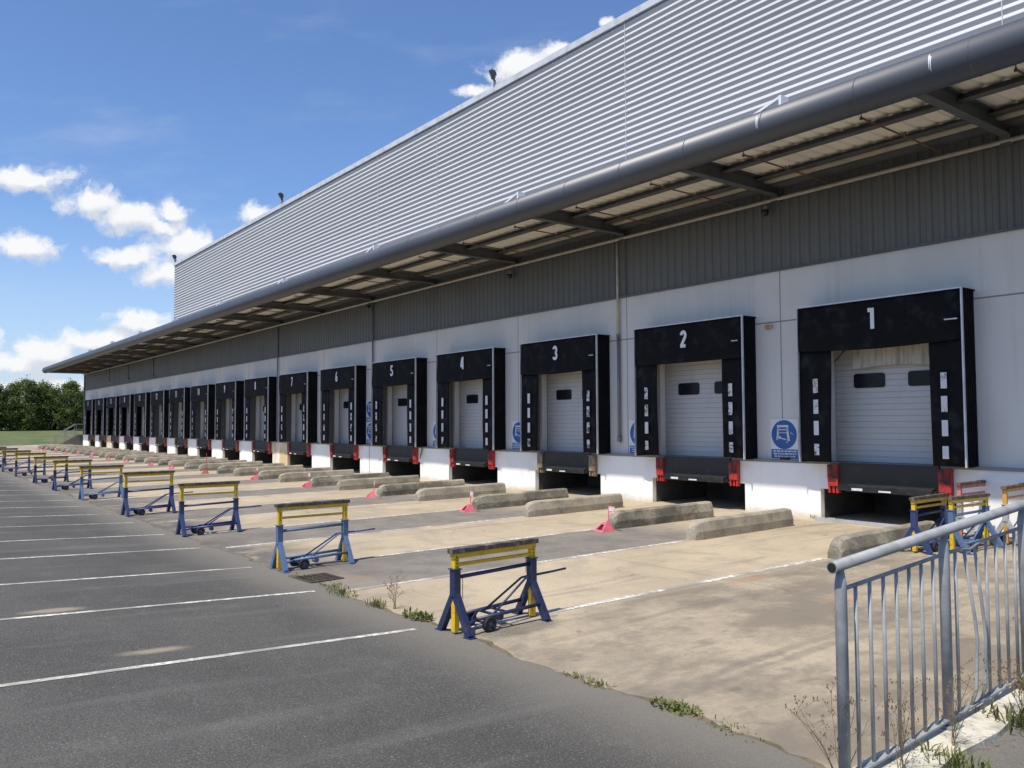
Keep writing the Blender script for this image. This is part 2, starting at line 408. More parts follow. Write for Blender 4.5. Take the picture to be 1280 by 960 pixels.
# asphalt with a frayed edge
b = MB()
xs = [-97.5 + i*1.5 for i in range(51)]; x = xs[-1]
while x < 8.6: x += .07; xs.append(x)
xs += [9.5, 14, 25, 60]
ph = [rnd.uniform(0, 6.28) for _ in range(8)]
def edge_y(x):
    w = .05*math.sin(1.9*x+ph[0]) + .03*math.sin(5.3*x+ph[1]) + .018*math.sin(13*x+ph[2]) + .012*math.sin(29*x+ph[3])
    return -11.2 + w
prev = None
for x in xs:
    ye = edge_y(x) + (rnd.uniform(-.012, .012) if x > -22 else 0)
    rows = [ye, -11.9, -14, -20, -45, -120]
    cur = [(x, y, az(y) if y > -100 else az(-45)) for y in rows]
    if prev:
        for k in range(5): b.quad(prev[k], cur[k], cur[k+1], prev[k+1])
        b.quad((prev[0][0], prev[0][1], prev[0][2]-.05), (cur[0][0], cur[0][1], cur[0][2]-.05), cur[0], prev[0])
    prev = cur
ob = b.obj('asphalt_yard', M['asphalt']); struct(ob)
# soil and moss collected along the seam
b = MB(); prev = None
x = -60
while x < 7.8:
    ye = edge_y(x); w = .01 + .05*max(0, math.sin(2.7*x+ph[4]))**2 + rnd.uniform(0, .035)
    cur = ((x, ye-.02, gz(ye)+.002), (x, ye+w, gz(ye+w)+.004))
    if prev: b.quad(prev[0], cur[0], cur[1], prev[1])
    prev = cur; x += .12
struct(b.obj('seam_dirt', M['soil']), 'stuff')
# footpath rising behind the railing
b = MB(); fz = lambda y: -.112 + .05*(y+11.4)
b.quad((8.13,-11.55,fz(-11.55)), (30,-11.55,fz(-11.55)), (30,2,fz(2)), (8.13,2,fz(2)))
struct(b.obj('footpath', M['asphalt']))
b = MB()
for i in range(44):
    y0 = -11.5 + i*.3; y1 = y0 + .3
    w0 = .02*math.sin(7*y0); w1 = .02*math.sin(7*y1)
    t0 = fz(y0)+.045; t1 = fz(y1)+.045
    b.quad((7.80+w0, y0, t0), (8.15-w0, y0, t0), (8.15-w1, y1, t1), (7.80+w1, y1, t1))
    b.quad((7.80+w0, y0, -.3), (7.80+w1, y1, -.3), (7.80+w1, y1, t1), (7.80+w0, y0, t0))
    b.quad((8.15-w0, y0, -.3), (8.15-w1, y1, -.3), (8.15-w1, y1, t1), (8.15-w0, y0, t0))
b.quad((7.8,-11.5,-.3), (8.15,-11.5,-.3), (8.15,-11.5,fz(-11.5)+.045), (7.8,-11.5,fz(-11.5)+.045))
struct(b.obj('kerb', M['kerb']))
# painted lane lines
b = MB(); c = MB()
LX = []
for k in range(18):
    for off, ystart in ((3.13, -4.1), (.40, -4.1)):
        X0 = off - 5*k
        LX.append(X0)
        b.quad((X0-.055, -11.05, gz(-11.05)+.004), (X0+.055, -11.05, gz(-11.05)+.004), (X0+.055, ystart, gz(ystart)+.004), (X0-.055, ystart, gz(ystart)+.004))
struct(b.obj('lane_lines', M['paint']))
for k, X0 in enumerate(LX):
    if X0 < -75: continue
    e = -.30 if k % 2 == 0 else -.2
    Y0, Y1 = -11.45, -24
    for (ya, yb) in ((-11.45, -14), (-14, -20), (-20, -24)):
        t = lambda y: X0 + e*(1 - .0) + .02*(y+11.4)*(1 if k % 3 else -1)*.6
        c.quad((t(ya)-.042, ya, az(ya)+.004), (t(ya)+.042, ya, az(ya)+.004), (t(yb)+.042, yb, az(yb)+.004), (t(yb)-.042, yb, az(yb)+.004))
struct(c.obj('parking_lines', M['paint']))
# grass beyond the yard
b = MB()
xs2 = [-97.4, -101, -106, -115, -125, -140, -170, -260]; hz = [-.07, .12, .38, .75, 1.1, 1.5, 1.9, 2.0]
ys2 = [-160 + 10*i for i in range(40)]
for i in range(len(xs2)-1):
    for y in ys2:
        h = lambda q, y: q + (.1*math.sin(y*.11+q*3) if q > .3 else 0)
        b.quad((xs2[i], y, h(hz[i], y)), (xs2[i+1], y, h(hz[i+1], y)), (xs2[i+1], y+10, h(hz[i+1], y+10)), (xs2[i], y+10, h(hz[i], y+10)))
b.quad((-97.4,3,-.07), (-82.8,3,-.07), (-82.8,240,-.07), (-97.4,240,-.07))
struct(b.obj('grass_bank', M['grass']))

# ------------------------------------------------------------------ the building
XL, XR = -82.7, 20.0
bld = thing('warehouse_building', 'long grey logistics warehouse with ribbed silver upper wall and deep canopy', 'warehouse', (0,0,0))
def bay(k): return -5.0*k
ND = 17
# wall panels with door openings
b = MB(); D0, D1, DT = .43, 3.08, 3.86
b.box(XL, XR, WY, WY+.2, DT, 5.68)
edges = [XL]
for k in reversed(range(ND)): edges += [bay(k)+D0, bay(k)+D1]
edges.append(XR)
for i in range(0, len(edges), 2): b.box(edges[i], edges[i+1], WY, WY+.2, 1.2, DT)
b.obj('wall_panels', M['panel'], bld)
# dock wall with leveller pits
b = MB(); P0, P1 = .24, 3.23
b.box(XL, XR, DY, DY+.14, .66, 1.2)
edges = [XL]
for k in reversed(range(ND)): edges += [bay(k)+P0, bay(k)+P1]
edges.append(XR)
for i in range(0, len(edges), 2): b.box(edges[i], edges[i+1], DY, DY+.14, -.1, .66)
b.obj('dock_wall', M['dock'], bld)
b = MB(); b.box(XL, XR, 2.6, 2.7, -.1, 1.2)
for i in range(0, len(edges), 2): b.box(edges[i]+.002, edges[i+1]-.002, DY+.143, 2.59, -.1, .66)
if 1: b.box(XL, XR, DY+.16, 2.6, .67, .8); b.obj('pit_lining', M['pit'], bld)
b = MB(); b.box(XL, XR, DY-.03, WY-.003, 1.2, 1.262); b.obj('ledge', M['grey_pipe'], bld)
# charcoal profiled cladding above the panels
b = MB(); prof = []
x = XL
while x < XR - .25:
    prof += [(x, .50), (x+.10, .50), (x+.13, .47), (x+.22, .47)]; x += .25
i0 = len(b.v)
for zz in (5.70, 8.2):
    for (px_, py_) in prof: b.v.append((px_, py_, zz))
n = len(prof)
for k in range(n-1): b.f.append((k, k+1, n+k+1, n+k))
b.obj('charcoal_cladding', M['charcoal'], bld)
b = MB(); b.box(XL, XR, .44, .535, 5.655, 5.70); b.obj('drip_flashing', M['steel_dark'], bld)
b = MB(); b.box(XL, XR, .51, 40, 5.70, 8.0); b.box(XL, XR, WY+.41, 40, 1.2, 5.69); b.box(XL, XR, 2.71, 40, -.1, 1.19); b.obj('building_body', M['charcoal'], bld)
b = MB(); b.box(-83.0, -82.72, .40, .52, 0, 7.5); b.obj('end_post', M['steel_dark'], bld)
# upper wall: horizontal corrugation, rolled profile
b = MB(); prof = []
z = 7.95; P = .18
while z < 13.52:
    # long raked underside, short rounded shoulder turned to the sky
    prof += [(.518, z+.004), (.513, z+.014), (.475, z+.084), (.470, z+.095), (.473, z+.104), (.513, z+.172)]
    z += P
XU = -51.0
b.prism(prof, 'x', XU, XR, close=False)
b.obj('ribbed_cladding', M['silver'], bld, smooth=False)
b = MB()
b.box(XU+.02, XU+.10, .535, .57, 7.95, 13.52)
b.obj('corner_flashing', M['coping'], bld)
b = MB(); b.box(XU-.04, XR, .42, .72, 13.54, 13.74); b.obj('coping', M['coping'], bld)
b = MB(); b.box(XU, XR, .56, 40, 8.0, 13.5); b.obj('upper_body', M['silver'], bld)
b = MB()
for xj in (-5.7, -15.7, -20.4, 4.2): b.box(xj-.007, xj+.007, .466, .50, 7.95, 13.54)
b.obj('cladding_joints', M['coping'], bld)

# canopy
can = link('canopy', None, bld)
GY, GZ, GR = -3.0, 7.67, .306
CX0 = -83.4
b = MB(); n = 28
pr = [(GY+GR*math.cos(2*math.pi*j/n), GZ+GR*math.sin(2*math.pi*j/n)) for j in range(n)]
b.prism(pr, 'x', CX0, XR)
g_ = b.obj('gutter', M['gutter'], can, smooth=False)
for p in g_.data.polygons: p.use_smooth = len(p.vertices) == 4
xj = 5.2
while xj > CX0:
    pr2 = [(GY+(GR+.004)*math.cos(2*math.pi*j/n), GZ+(GR+.004)*math.sin(2*math.pi*j/n)) for j in range(n)]
    b = MB(); b.prism(pr2, 'x', xj-.01, xj+.01, close=True); xj -= 1.85
    b.obj('gutter_joint', M['gutter'], can)
# white drips where joints leak
b = MB()
for xd, s_ in ((4.62, 1), (1.42, .35)):
    b = MB()
    for q in range(2):
        a0 = R(150 + 8*q); a1 = R(196 + 6*q*s_)
        x0 = xd + .025*q
        for t in range(6):
            u0 = a0+(a1-a0)*t/6; u1 = a0+(a1-a0)*(t+1)/6; w = .012*(1-t/7)
            f_ = lambda a, xx: (xx, GY+(GR+.007)*math.cos(a), GZ+(GR+.007)*math.sin(a))
            b.quad(f_(u0, x0-w), f_(u0, x0+w), f_(u1, x0+w), f_(u1, x0-w))
    b.obj('drip_stain', M['sign_white'], can)
# soffit sheeting: trapezoidal ribs run out from the wall
b = MB(); prof = []
x = CX0+.02
while x < XR-.35:
    prof += [(x, 7.74), (x+.22, 7.74), (x+.25, 7.775), (x+.30, 7.775), (x+.33, 7.74)]; x += .33
b.prism(prof, 'y', GY+.1, .45, close=False)
b.obj('soffit_sheet', M['soffit'], can)
b = MB(); b.box(CX0, XR, GY, .42, 7.80, 7.86); b.obj('canopy_roof', M['grey_pipe'], can)
# rafters
for k in range(18):
    xr = 4.25 - 5.0*k
    if xr < CX0: break
    b = MB()
    b.box(xr-.09, xr+.09, GY+.12, .47, 7.40, 7.415+.01)       # lower flange
    b.box(xr-.012, xr+.012, GY+.14, .47, 7.427, 7.70)
    b.box(xr-.09, xr+.09, GY+.14, .47, 7.702, 7.728)
    b.box(xr-.09, xr+.09, .30, .46, 7.25, 7.397)
    b.obj('rafter', M['steel_dark'], can)
b = MB(); b.box(CX0+.02, CX0+.1, GY+.2, .47, 7.42, 7.73); b.obj('end_rafter', M['steel_dark'], can)
for yp, hh in ((-1.55, .15), (-.36, .12)):
    b = MB()
    segs = [4.25-5.0*k for k in range(-2, 18)]
    for i in range(len(segs)-1):
        xa, xb = segs[i+1]+.015, segs[i]-.015
        xa = max(xa, CX0+.1)
        if xb-xa < .2: continue
        b.box(xa, xb, yp-.09, yp+.09, 7.735-hh, 7.75-hh); b.box(xa, xb, yp+.06, yp+.075, 7.752-hh, 7.735)
    b.obj('purlin', M['steel_dark'], can)
b = MB(); b.box(CX0+.1, XR, -.10, .08, 7.62, 7.66); b.obj('eaves_strip', M['cream_pipe'], can)
b = MB(); b.box(CX0+.1, XR, .10, .46, 7.56, 7.72); b.obj('eaves_closure', M['steel_dark'], can)
# fire pipework under the canopy: main along the wall, thin branches out to the gutter
b = MB(); b.tube([(CX0+.3, .33, 7.30), (XR, .33, 7.30)], .042, 10); b.obj('sprinkler_main', M['cream_pipe'], bld, smooth=True)
for k in range(36):
    xp = 5.55 - 2.5*k
    if xp < CX0+1: break
    b = MB(); b.tube([(xp, .33, 7.345), (xp, .33, 7.43), (xp+.01, -2.55, 7.455), (xp+.01, -2.55, 7.58)], .017, 6)
    b.tube([(xp+.005, -1.0, 7.44), (xp+.005, -1.0, 7.54)], .014, 6)
    b.tube([(xp+.01, -2.55, 7.455), (xp+.01, -2.55, 7.42)], .03, 6)
    b.obj('sprinkler_branch', M['rust'], bld, smooth=True)
# roof fins standing on the gutter
for k in range(9):
    xf = 1.75 - 7.95*k
    b = MB()
    b.prism([(xf-.03, 7.9), (xf+.03, 7.9), (xf+.025, 8.17), (xf-.025, 8.17)], 'y', -3.03, -2.8)
    b.bar((xf-.62, -3.0, 7.97), (xf-.03, -3.0, 8.14), .035, .05)
    b.obj('stay_bracket', M['sign_white'], can)
# downpipes
b = MB(); b.tube([(-6.06, .44, 7.3), (-6.06, .44, 4.6)], .038, 10); b.obj('downpipe_top', M['cream_pipe'], bld, smooth=True)
b = MB(); b.tube([(-6.06, .44, 4.6), (-6.06, .44, 1.75)], .042, 10)
b.tube([(-6.06, .44, 4.62), (-6.06, .44, 4.54)], .055, 10)
b.tube([(-6.06, .44, 1.76), (-6.06, .44, 1.62)], [.05, .06], 8); b.tube([(-6.12, .44, 1.64), (-6.0, .44, 1.60)], .03, 8)
b.obj('downpipe', M['grey_pipe'], bld, smooth=True)
for xd, zb_ in ((-20.75, 1.3), (-31.3, 1.3), (-56.2, 5.9), (-64.3, 6.1), (-71.5, 6.2)):
    b = MB()
    b.tube([(xd, .43, 7.3), (xd, .43, zb_)], .04, 8)
    if zb_ > 3: b.tube([(xd, .43, zb_), (xd+.4, .41, zb_-.1)], .06, 8)
    b.obj('downpipe', M['grey_pipe'], bld, smooth=True)
b = MB(); b.tube([(-5.76, .455, 5.7), (-5.76, .455, 7.3)], .025, 6); b.obj('conduit', M['steel_dark'], bld)

# dock doors, levellers and bumpers are parts of the building
def door_meshes():
    b = MB(); zs = 1.26; prof = []
    while zs < DT - .02:
        prof += [(.75, zs), (.75, zs+.105), (.762, zs+.112), (.762, zs+.118)]; zs += .125
    b.prism(prof, 'x', D0-.05, D1+.05, close=False)
    return b.mesh('dock_door', M['door'])
DOORME = door_meshes()
def rounded_window(xc, zc, w, h):
    b = MB(); pts = []
    for sx, sz, a0 in ((1,1,0),(-1,1,90),(-1,-1,180),(1,-1,270)):
        for q in range(4):
            a = R(a0+q*30); pts.append((xc+sx*(w/2-.06)+.06*math.cos(a), zc+sz*(h/2-.06)+.06*math.sin(a)))
    b.prism(pts, 'y', .728, .752)
    return b.mesh('door_window', M['glass'])
WIN = [rounded_window(1.23, 3.005, .70, .31), rounded_window(2.43, 3.005, .70, .31)]
b = MB(); b.box(.74, 2.86, .30, DY-.004, .76, 1.25); LEV = b.mesh('dock_leveller', M['leveller'])
b = MB(); b.prism([(.12, .66), (.12, .775), (.30, .82), (.30, .66)], 'x', 1.0, 2.80); b.box(.75, 2.85, .20, .297, .68, .76); LIP = b.mesh('leveller_lip', M['lip'])
LAB = []
for q in ((1.13, 1.37, .685, .735), (1.72, 1.98, .68, .712)):
    b = MB(); b.box(q[0], q[1], .108, .118, q[2], q[3]); LAB.append(b.mesh('lip_label', M['label']))
BUMP = {}
for nm, ml in (('red', M['red']), ('dark', M['darkred']), ('steel', M['bare_steel'])):
    b = MB(); b.box(-.12, .12, .25, DY-.004, .74, 1.20); b.box(-.115, -.07, .265, DY-.004, .59, .738); b.box(-.025, .025, .28, DY-.004, .59, .738); b.box(.07, .115, .265, DY-.004, .59, .738)
    b.box(-.11, .11, .34, DY-.006, .595, .739)
    BUMP[nm] = b.mesh('dock_bumper', ml, bevel=.008)
b = MB(); b.box(-.119, .119, .241, .248, .90, 1.2); DARK_TOP = b.mesh('dark_top', None or mat('bumper_dark_top', (.04, .022, .018), .8, 0, (.30, .03, .022), 4, .45, .62))  # thin plate darkening the upper part of the bumper front, red breaking through
for k in range(ND):
    d = link('dock_door', DOORME, bld); d.location.x = bay(k)
    for w in WIN: link('door_window', w, d)
    l = link('dock_leveller', LEV, bld); l.location.x = bay(k)
    link('leveller_lip', LIP, l); [link('lip_label', q, l) for q in LAB]
    kind = 'steel' if k == 2 else ('red' if k < 6 else 'dark')
    for xb in (.615, 2.985):
        o = link('dock_bumper', BUMP[kind], bld); o.location.x = bay(k)+xb
        if k == 2: o['label'] = 'bare worn steel dock bumper plate'
        if kind == 'red': link('dark_top', DARK_TOP, o)

# ------------------------------------------------------------------ dock shelters
SW, Z0, Z1 = 3.51, 1.25, 4.645
STRIPE = []
for hh in (.24, .305):
    b = MB(); b.box(0, .115, 0, .008, 0, hh); STRIPE.append(b.mesh('marker_stripe', M['marks']))
def curtain(x0, x1, z0, z1, y, amp, seed, sag=0.0, xb=0.0):
    """hanging rubber sheet with slight folds; xb pushes the foot sideways"""
    r = random.Random(seed); b = MB(); nx, nz = 10, 12
    p1, p2, p3 = r.uniform(0, 6), r.uniform(0, 6), r.uniform(0, 6)
    P_ = {}
    for th in (0, 1):
        for i in range(nx+1):
            for j in range(nz+1):
                u, v = i/nx, j/nz
                x = x0+(x1-x0)*u + xb*(1-v)
                z = z0+(z1-z0)*v
                z -= sag*math.sin(math.pi*u)*(1-v)
                dy = amp*(math.sin(3.1*u+p1)*(1-v)+.6*math.sin(5*v+p2+2*u)+.4*math.sin(7*u+4*v+p3))
                P_[th, i, j] = len(b.v); b.v.append((x, y+dy+th*.025, z))
    for th in (0, 1):
        for i in range(nx):
            for j in range(nz): b.f.append((P_[th,i,j], P_[th,i+1,j], P_[th,i+1,j+1], P_[th,i,j+1]))
    for i in range(nx):
        for j in (0, nz): b.f.append((P_[0,i,j], P_[0,i+1,j], P_[1,i+1,j], P_[1,i,j]))
    for j in range(nz):
        for i in (0, nx): b.f.append((P_[0,i,j], P_[0,i,j+1], P_[1,i,j+1], P_[1,i,j]))
    return b
def arc(cx, cz, rx, rz, a0, a1, n=14):
    return [(cx+rx*math.cos(R(a0+(a1-a0)*q/n)), cz+rz*math.sin(R(a0+(a1-a0)*q/n))) for q in range(n+1)]
STROKES = {   # each digit as broad painted strokes in a 0.5 x 1 cell
    '0': [(arc(.25, .5, .16, .41, 0, 360), True)],
    '1': [([(.30, 0), (.30, 1)], False), ([(.08, .91), (.205, .91)], False)],
    '2': [(arc(.25, .70, .16, .21, 170, -25) + [(.10, .12)], False), ([(.015, .09), (.42, .09)], False)],
    '3': [(arc(.22, .70, .17, .21, 160, -80), False), (arc(.22, .295, .18, .21, 80, -160), False)],
    '4': [([(.33, 0), (.33, 1)], False), ([(.235, .93), (.07, .34)], False), ([(0, .26), (.46, .26)], False)],
    '5': [([(.42, .91), (.065, .91)], False), ([(.10, .90), (.10, .50)], False), (arc(.21, .32, .20, .23, 110, -160), False)],
    '6': [(arc(.25, .30, .155, .22, 0, 360), True), ([(.10, .33), (.12, .58), (.20, .80), (.36, .98)], False)],
    '7': [([(.02, .91), (.44, .91)], False), ([(.37, .90), (.16, 0)], False)],
    '8': [(arc(.25, .29, .16, .205, 0, 360), True), (arc(.25, .715, .135, .19, 0, 360), True)],
    '9': [(arc(.25, .70, .155, .22, 0, 360), True), ([(.40, .67), (.38, .42), (.30, .20), (.14, .02)], False)],
}
def text_mesh(s, h, m):
    b = MB(); w = .195; adv = .56; x0 = -adv*len(s)/2 + .03; lay = 0
    for ch in s:
        for pts, closed in STROKES[ch]:
            n = len(pts); P_ = [Vector((x0+p[0], p[1])) for p in pts]; rows = []
            if closed: P_ = P_[:-1]; n -= 1
            for k in range(n):
                a_ = P_[(k-1) % n] if closed or k else P_[k]; c2 = P_[(k+1) % n] if closed or k < n-1 else P_[k]
                d_ = (c2-a_).normalized(); nn = Vector((-d_.y, d_.x))*w/2; rows.append((P_[k]+nn, P_[k]-nn))
            yy = -.0006*lay; lay += 1
            f_ = lambda v: (v.x*h, yy, v.y*h)
            for k in range(n if closed else n-1):
                r0, r1 = rows[k], rows[(k+1) % n]; b.quad(f_(r0[0]), f_(r0[1]), f_(r1[1]), f_(r1[0]))
        x0 += adv
    return b.mesh('number', m)
b = MB()
for xs_ in (0, SW):
    s_ = .035 if xs_ == 0 else -.035
    b.box(min(xs_, xs_+s_), max(xs_, xs_+s_), .045, WY-.004, Z0, Z1-.03)
for q in range(5):      # vertical folds along the outer flanks
    b.box(SW, SW+.012, .09+q*.085, .11+q*.085, Z0, Z1-.04); b.box(-.012, 0, .09+q*.085, .11+q*.085, Z0, Z1-.04)
b.box(-.01, SW+.03, .06, WY-.004, Z1-.028, Z1)
FRAME = b.mesh('shelter_frame', M['rubber_side'])
b = MB(); b.box(-.008, .004, -.02, .04, Z0, Z1); b.box(SW-.008, SW+.02, -.02, .03, Z0, Z1); b.box(.005, SW-.009, -.02, .02, Z1-.014, Z1+.010)
TRIM = b.mesh('edge_trim', M['alu'])
b = MB()
for xs_ in (.30, 3.17):
    b.box(xs_-.012, xs_+.012, .1, WY-.01, 1.27, 3.9)
b.box(.312, 3.158, .1, WY-.01, 3.88, 3.9)
LINING = b.mesh('inner_lining', M['inner_pad'])
for k in range(ND):
    num = str(k+1)
    lab = {0: 'black dock shelter numbered 1 with a stained panel hanging in its opening',
           1: 'black rubber dock shelter numbered 2 above red bumpers',
           2: 'black rubber dock shelter numbered 3 above bare steel bumpers',
           3: 'black rubber dock shelter painted with a white 4',
           4: 'black dock shelter numbered 5 beside two stacked blue signs'}.get(k, 'black rubber dock shelter painted with number %s' % num)
    t = thing('dock_shelter', lab, 'dock shelter', (bay(k), 0, 0), 0, 'numbered dock shelters along the warehouse')
    link('shelter_frame', FRAME, t); link('edge_trim', TRIM, t)
    if k < 12: link('inner_lining', LINING, t)
    h = curtain(.02, SW-.02, 3.66+rnd.uniform(-.03, .03), Z1-.03, .0, rnd.uniform(.008, .03), 10+k, rnd.uniform(.0, .07)).obj('head_curtain', M['rubber'], t, smooth=True)
    nm = link('number', text_mesh(num, .43, M['number']), h)
    nm.location = (1.74, -.035, 4.02)
    if k == 0:
        b = MB(); b.box(3.20, 3.44, -.035, -.025, 4.05, 4.075); b.obj('edge_mark', M['label'], h)
    else:
        b = MB(); b.box(3.22, 3.40, -.035, -.025, 4.05, 4.072); b.obj('edge_mark', M['label'], h)
    for sx, (xa, xb_) in enumerate(((.025, .78 + .1*(rnd.random()-.5)), (2.83 + .1*(rnd.random()-.5), SW-.025))):
        c_ = curtain(xa, xb_, Z0+.01+rnd.uniform(0, .03), 3.70, .035, rnd.uniform(.01, .03), 50+3*k+sx, 0, rnd.uniform(-.05, .07)*(1 if sx else -.4)).obj('side_curtain', M['rubber'], t, smooth=True)
        for zz in (2.75, 2.30, 1.84, 1.41):
            link('marker_stripe', STRIPE[zz > 1.5], c_).location = (.36 if sx == 0 else 3.09, -.012, zz)
    if k == 0:
        curtain(.95, 2.75, 3.25, 3.84, .60, .015, 5, -.06).obj('hanging_panel', M['torn'], t)
        b = MB(); b.bar((.80, .12, 3.40), (1.08, .12, 3.68), .03); b.obj('bent_strap', M['black_plastic'], t)

# ------------------------------------------------------------------ wall signs
def wall_sign(x, z, label):
    t = thing('safety_sign', label, 'sign', (x, WY-.012, z), 0, 'blue safety signs beside the docks')
    b = MB(); b.box(0, .74, -.012, .01, 0, .93); b.obj('sign_panel', M['sign_white'], t)
    b = MB(); n = 40; r = .335
    b.v += [(.37+r*math.cos(2*math.pi*j/n), -.016, .565+r*math.sin(2*math.pi*j/n)) for j in range(n)]; b.f.append(tuple(range(n)))
    b.v += [(.37+r*math.cos(2*math.pi*j/n), -.0125, .565+r*math.sin(2*math.pi*j/n)) for j in range(n)]
    for j in range(n): b.f.append((j, (j+1) % n, n+(j+1) % n, n+j))
    disc = b.obj('blue_disc', M['sign_blue'], t)
    b = MB()   # white trestle pictogram
    f = lambda x0, x1, z0, z1: b.box(x0, x1, -.021, -.0165, z0, z1)
    f(.19, .49, .735, .785); f(.21, .47, .665, .69); f(.24, .45, .60, .615)
    b.quad((.20,-.021,.735), (.24,-.021,.735), (.225,-.021,.44), (.165,-.021,.44)); b.quad((.44,-.021,.735), (.48,-.021,.735), (.53,-.021,.42), (.46,-.021,.42))
    b.quad((.19,-.021,.47), (.27,-.021,.54), (.29,-.021,.50), (.21,-.021,.43)); b.quad((.27,-.021,.50), (.43,-.021,.46), (.43,-.021,.435), (.27,-.021,.475))
    b.quad((.43,-.021,.38), (.46,-.021,.42), (.47,-.021,.40), (.45,-.021,.36)); b.quad((.54,-.021,.62), (.62,-.021,.575), (.62,-.021,.565), (.54,-.021,.60))
    b.obj('pictogram', M['label'], disc)
    b = MB(); b.box(.02, .72, -.016, -.0125, .015, .225); tb = b.obj('text_band', M['sign_blue'], t)
    b = MB(); rr = random.Random(int(-x*10))
    for zz in (.165, .105, .045):
        xx = .05 + rr.uniform(0, .05)
        while xx < .66:
            w = rr.uniform(.03, .11); b.box(xx, min(xx+w, .69), -.020, -.0165, zz, zz+.034); xx += w+.018
    b.obj('text_lines', M['label'], tb)
for k in range(5):
    wall_sign((-1.11, -5.72, -11.11, -16.04, -21.40)[k], 1.27, 'blue and white safety sign on the wall between docks %d and %d%s' % (k+1, k+2, ', lower of two' if k == 4 else ''))
wall_sign(-21.42, 2.21, 'blue round safety sign between docks 5 and 6, upper of two')

# small fittings on the wall
for i, (x, z, lab) in enumerate(((-1.0, 7.08, 'small dome camera under the canopy between docks 1 and 2'), (-10.95, 7.02, 'small dome camera under the canopy between docks 3 and 4'), (-20.9, 7.16, 'small dome camera under the canopy between docks 5 and 6'))):
    t = thing('security_camera', lab, 'camera', (x, .30, z), 0, 'dome cameras under the canopy')
    b = MB(); b.box(-.05, .05, .0, .16, -.02, .12); b.obj('bracket', M['grey_pipe'], t)
    b = MB(); b.tube([(0, 0, .02), (0, 0, -.05), (0, 0, -.10), (0, 0, -.13)], [.09, .09, .06, .01], 12); b.obj('dome', M['lamp_black'], t, smooth=True)
t = thing('wall_beacon', 'small brass beacon lamp on the wall between docks 1 and 2', 'lamp', (-1.12, .50, 4.36))
b = MB(); b.box(-.05, .05, -.06, .018, -.05, .05); b.obj('housing', M['amber'], t, bevel=.01)
b = MB(); b.tube([(.06, -.04, 0), (.16, -.09, 0)], [.03, .045], 10); b.obj('lamp_head', M['cream_pipe'], t)
b = MB(); b.tube([(.05, .33, 0), (0, .30, -.2), (-.02, .28, -.42), (.05, .28, -.30), (.16, .30, -.02)], .012, 6)
tag(b.obj('hanging_cable', M['black_plastic']), 'loose black cable drooping over the dock wall between docks 4 and 5', 'cable').location = (-16.6, 0, 1.22)
b = MB(); b.box(-.08, .12, -.02, .06, 0, .05)
tag(b.obj('cable_box', M['black_plastic']), 'small black box on the ledge under the sign between docks 1 and 2', 'box').location = (-.72, .42, 1.263)

# floodlights on the parapet
for i, (x, ry, lab) in enumerate(((-11.95, 0, 'black floodlight on the parapet above dock 4'), (-30.9, 0, 'black floodlight on the parapet between docks 7 and 8'), (-50.7, 0, 'black floodlight on the far corner of the parapet'))):
    t = thing('floodlight', lab, 'floodlight', (x, .45, 13.74), R(-38), 'floodlights on the parapet'); t.scale = (.72, .72, .72)
    b = MB(); b.box(-.10, .10, -.06, .06, 0.002, .26); b.obj('post', M['grey_pipe'], t)
    b = MB(); b.bar((-.20, 0, .26), (.20, 0, .26), .05, .06); b.bar((-.21, 0, .24), (-.21, -.1, .58), .03, .07); b.bar((.21, 0, .24), (.21, -.1, .58), .03, .07); b.obj('yoke', M['lamp_black'], t)
    h = MB(); h.box(-.19, .19, -.10, .12, -.17, .17); h.box(-.13, .13, .12, .2, -.11, .11); ho = h.obj('lamp_housing', M['lamp_black'], t, bevel=.015)
    ho.location = (0, -.12, .58); ho.rotation_euler = (R(24), 0, 0)
    g2 = MB(); g2.box(-.16, .16, -.108, -.102, -.14, .14); g2.obj('lens', M['lamp_glass'], ho)

# ------------------------------------------------------------------ wheel guides
def guide_mesh(seed, gm):
    r = random.Random(seed); b = MB(); L = 3.05; H = .33; W = .30
    st = [(0, .55), (.03, .72), (.09, .86), (.18, .95), (.32, 1.0)] + [(.32+(L-.32)*i/10, 1.0) for i in range(1, 11)]
    sec = []
    for (y, h) in st:
        hh = H*h
        cut = .0 if y < L-.001 else .0
        pr = [(-W/2, -.04), (-W/2, .13*min(1, h*1.1)), (-W/2+.045, hh-.03), (-W/2+.085, hh), (W/2-.085, hh), (W/2-.045, hh-.03), (W/2, .13*min(1, h*1.1)), (W/2, -.04)]
        nar = 1.0 if y > .18 else .80 + .2*(y/.18)
        sec.append([(p*nar + r.uniform(-.003, .003), y, q + (r.uniform(-.004, .004) if q > 0 else 0)) for p, q in pr])
    n = len(sec[0])
    for s_ in sec: b.v += s_
    for k in range(len(sec)-1):
        for j in range(n-1): b.f.append((k*n+j, k*n+j+1, (k+1)*n+j+1, (k+1)*n+j))
    b.f.append(tuple(range(n))); b.f.append(tuple((len(sec)-1)*n+j for j in range(n)))
    return b.mesh('wheel_guide', gm, bevel=0)
GM = {'a': [guide_mesh(i, M['guide']) for i in range(4)], 'b': [guide_mesh(9+i, M['guide_grimy']) for i in range(4)]}
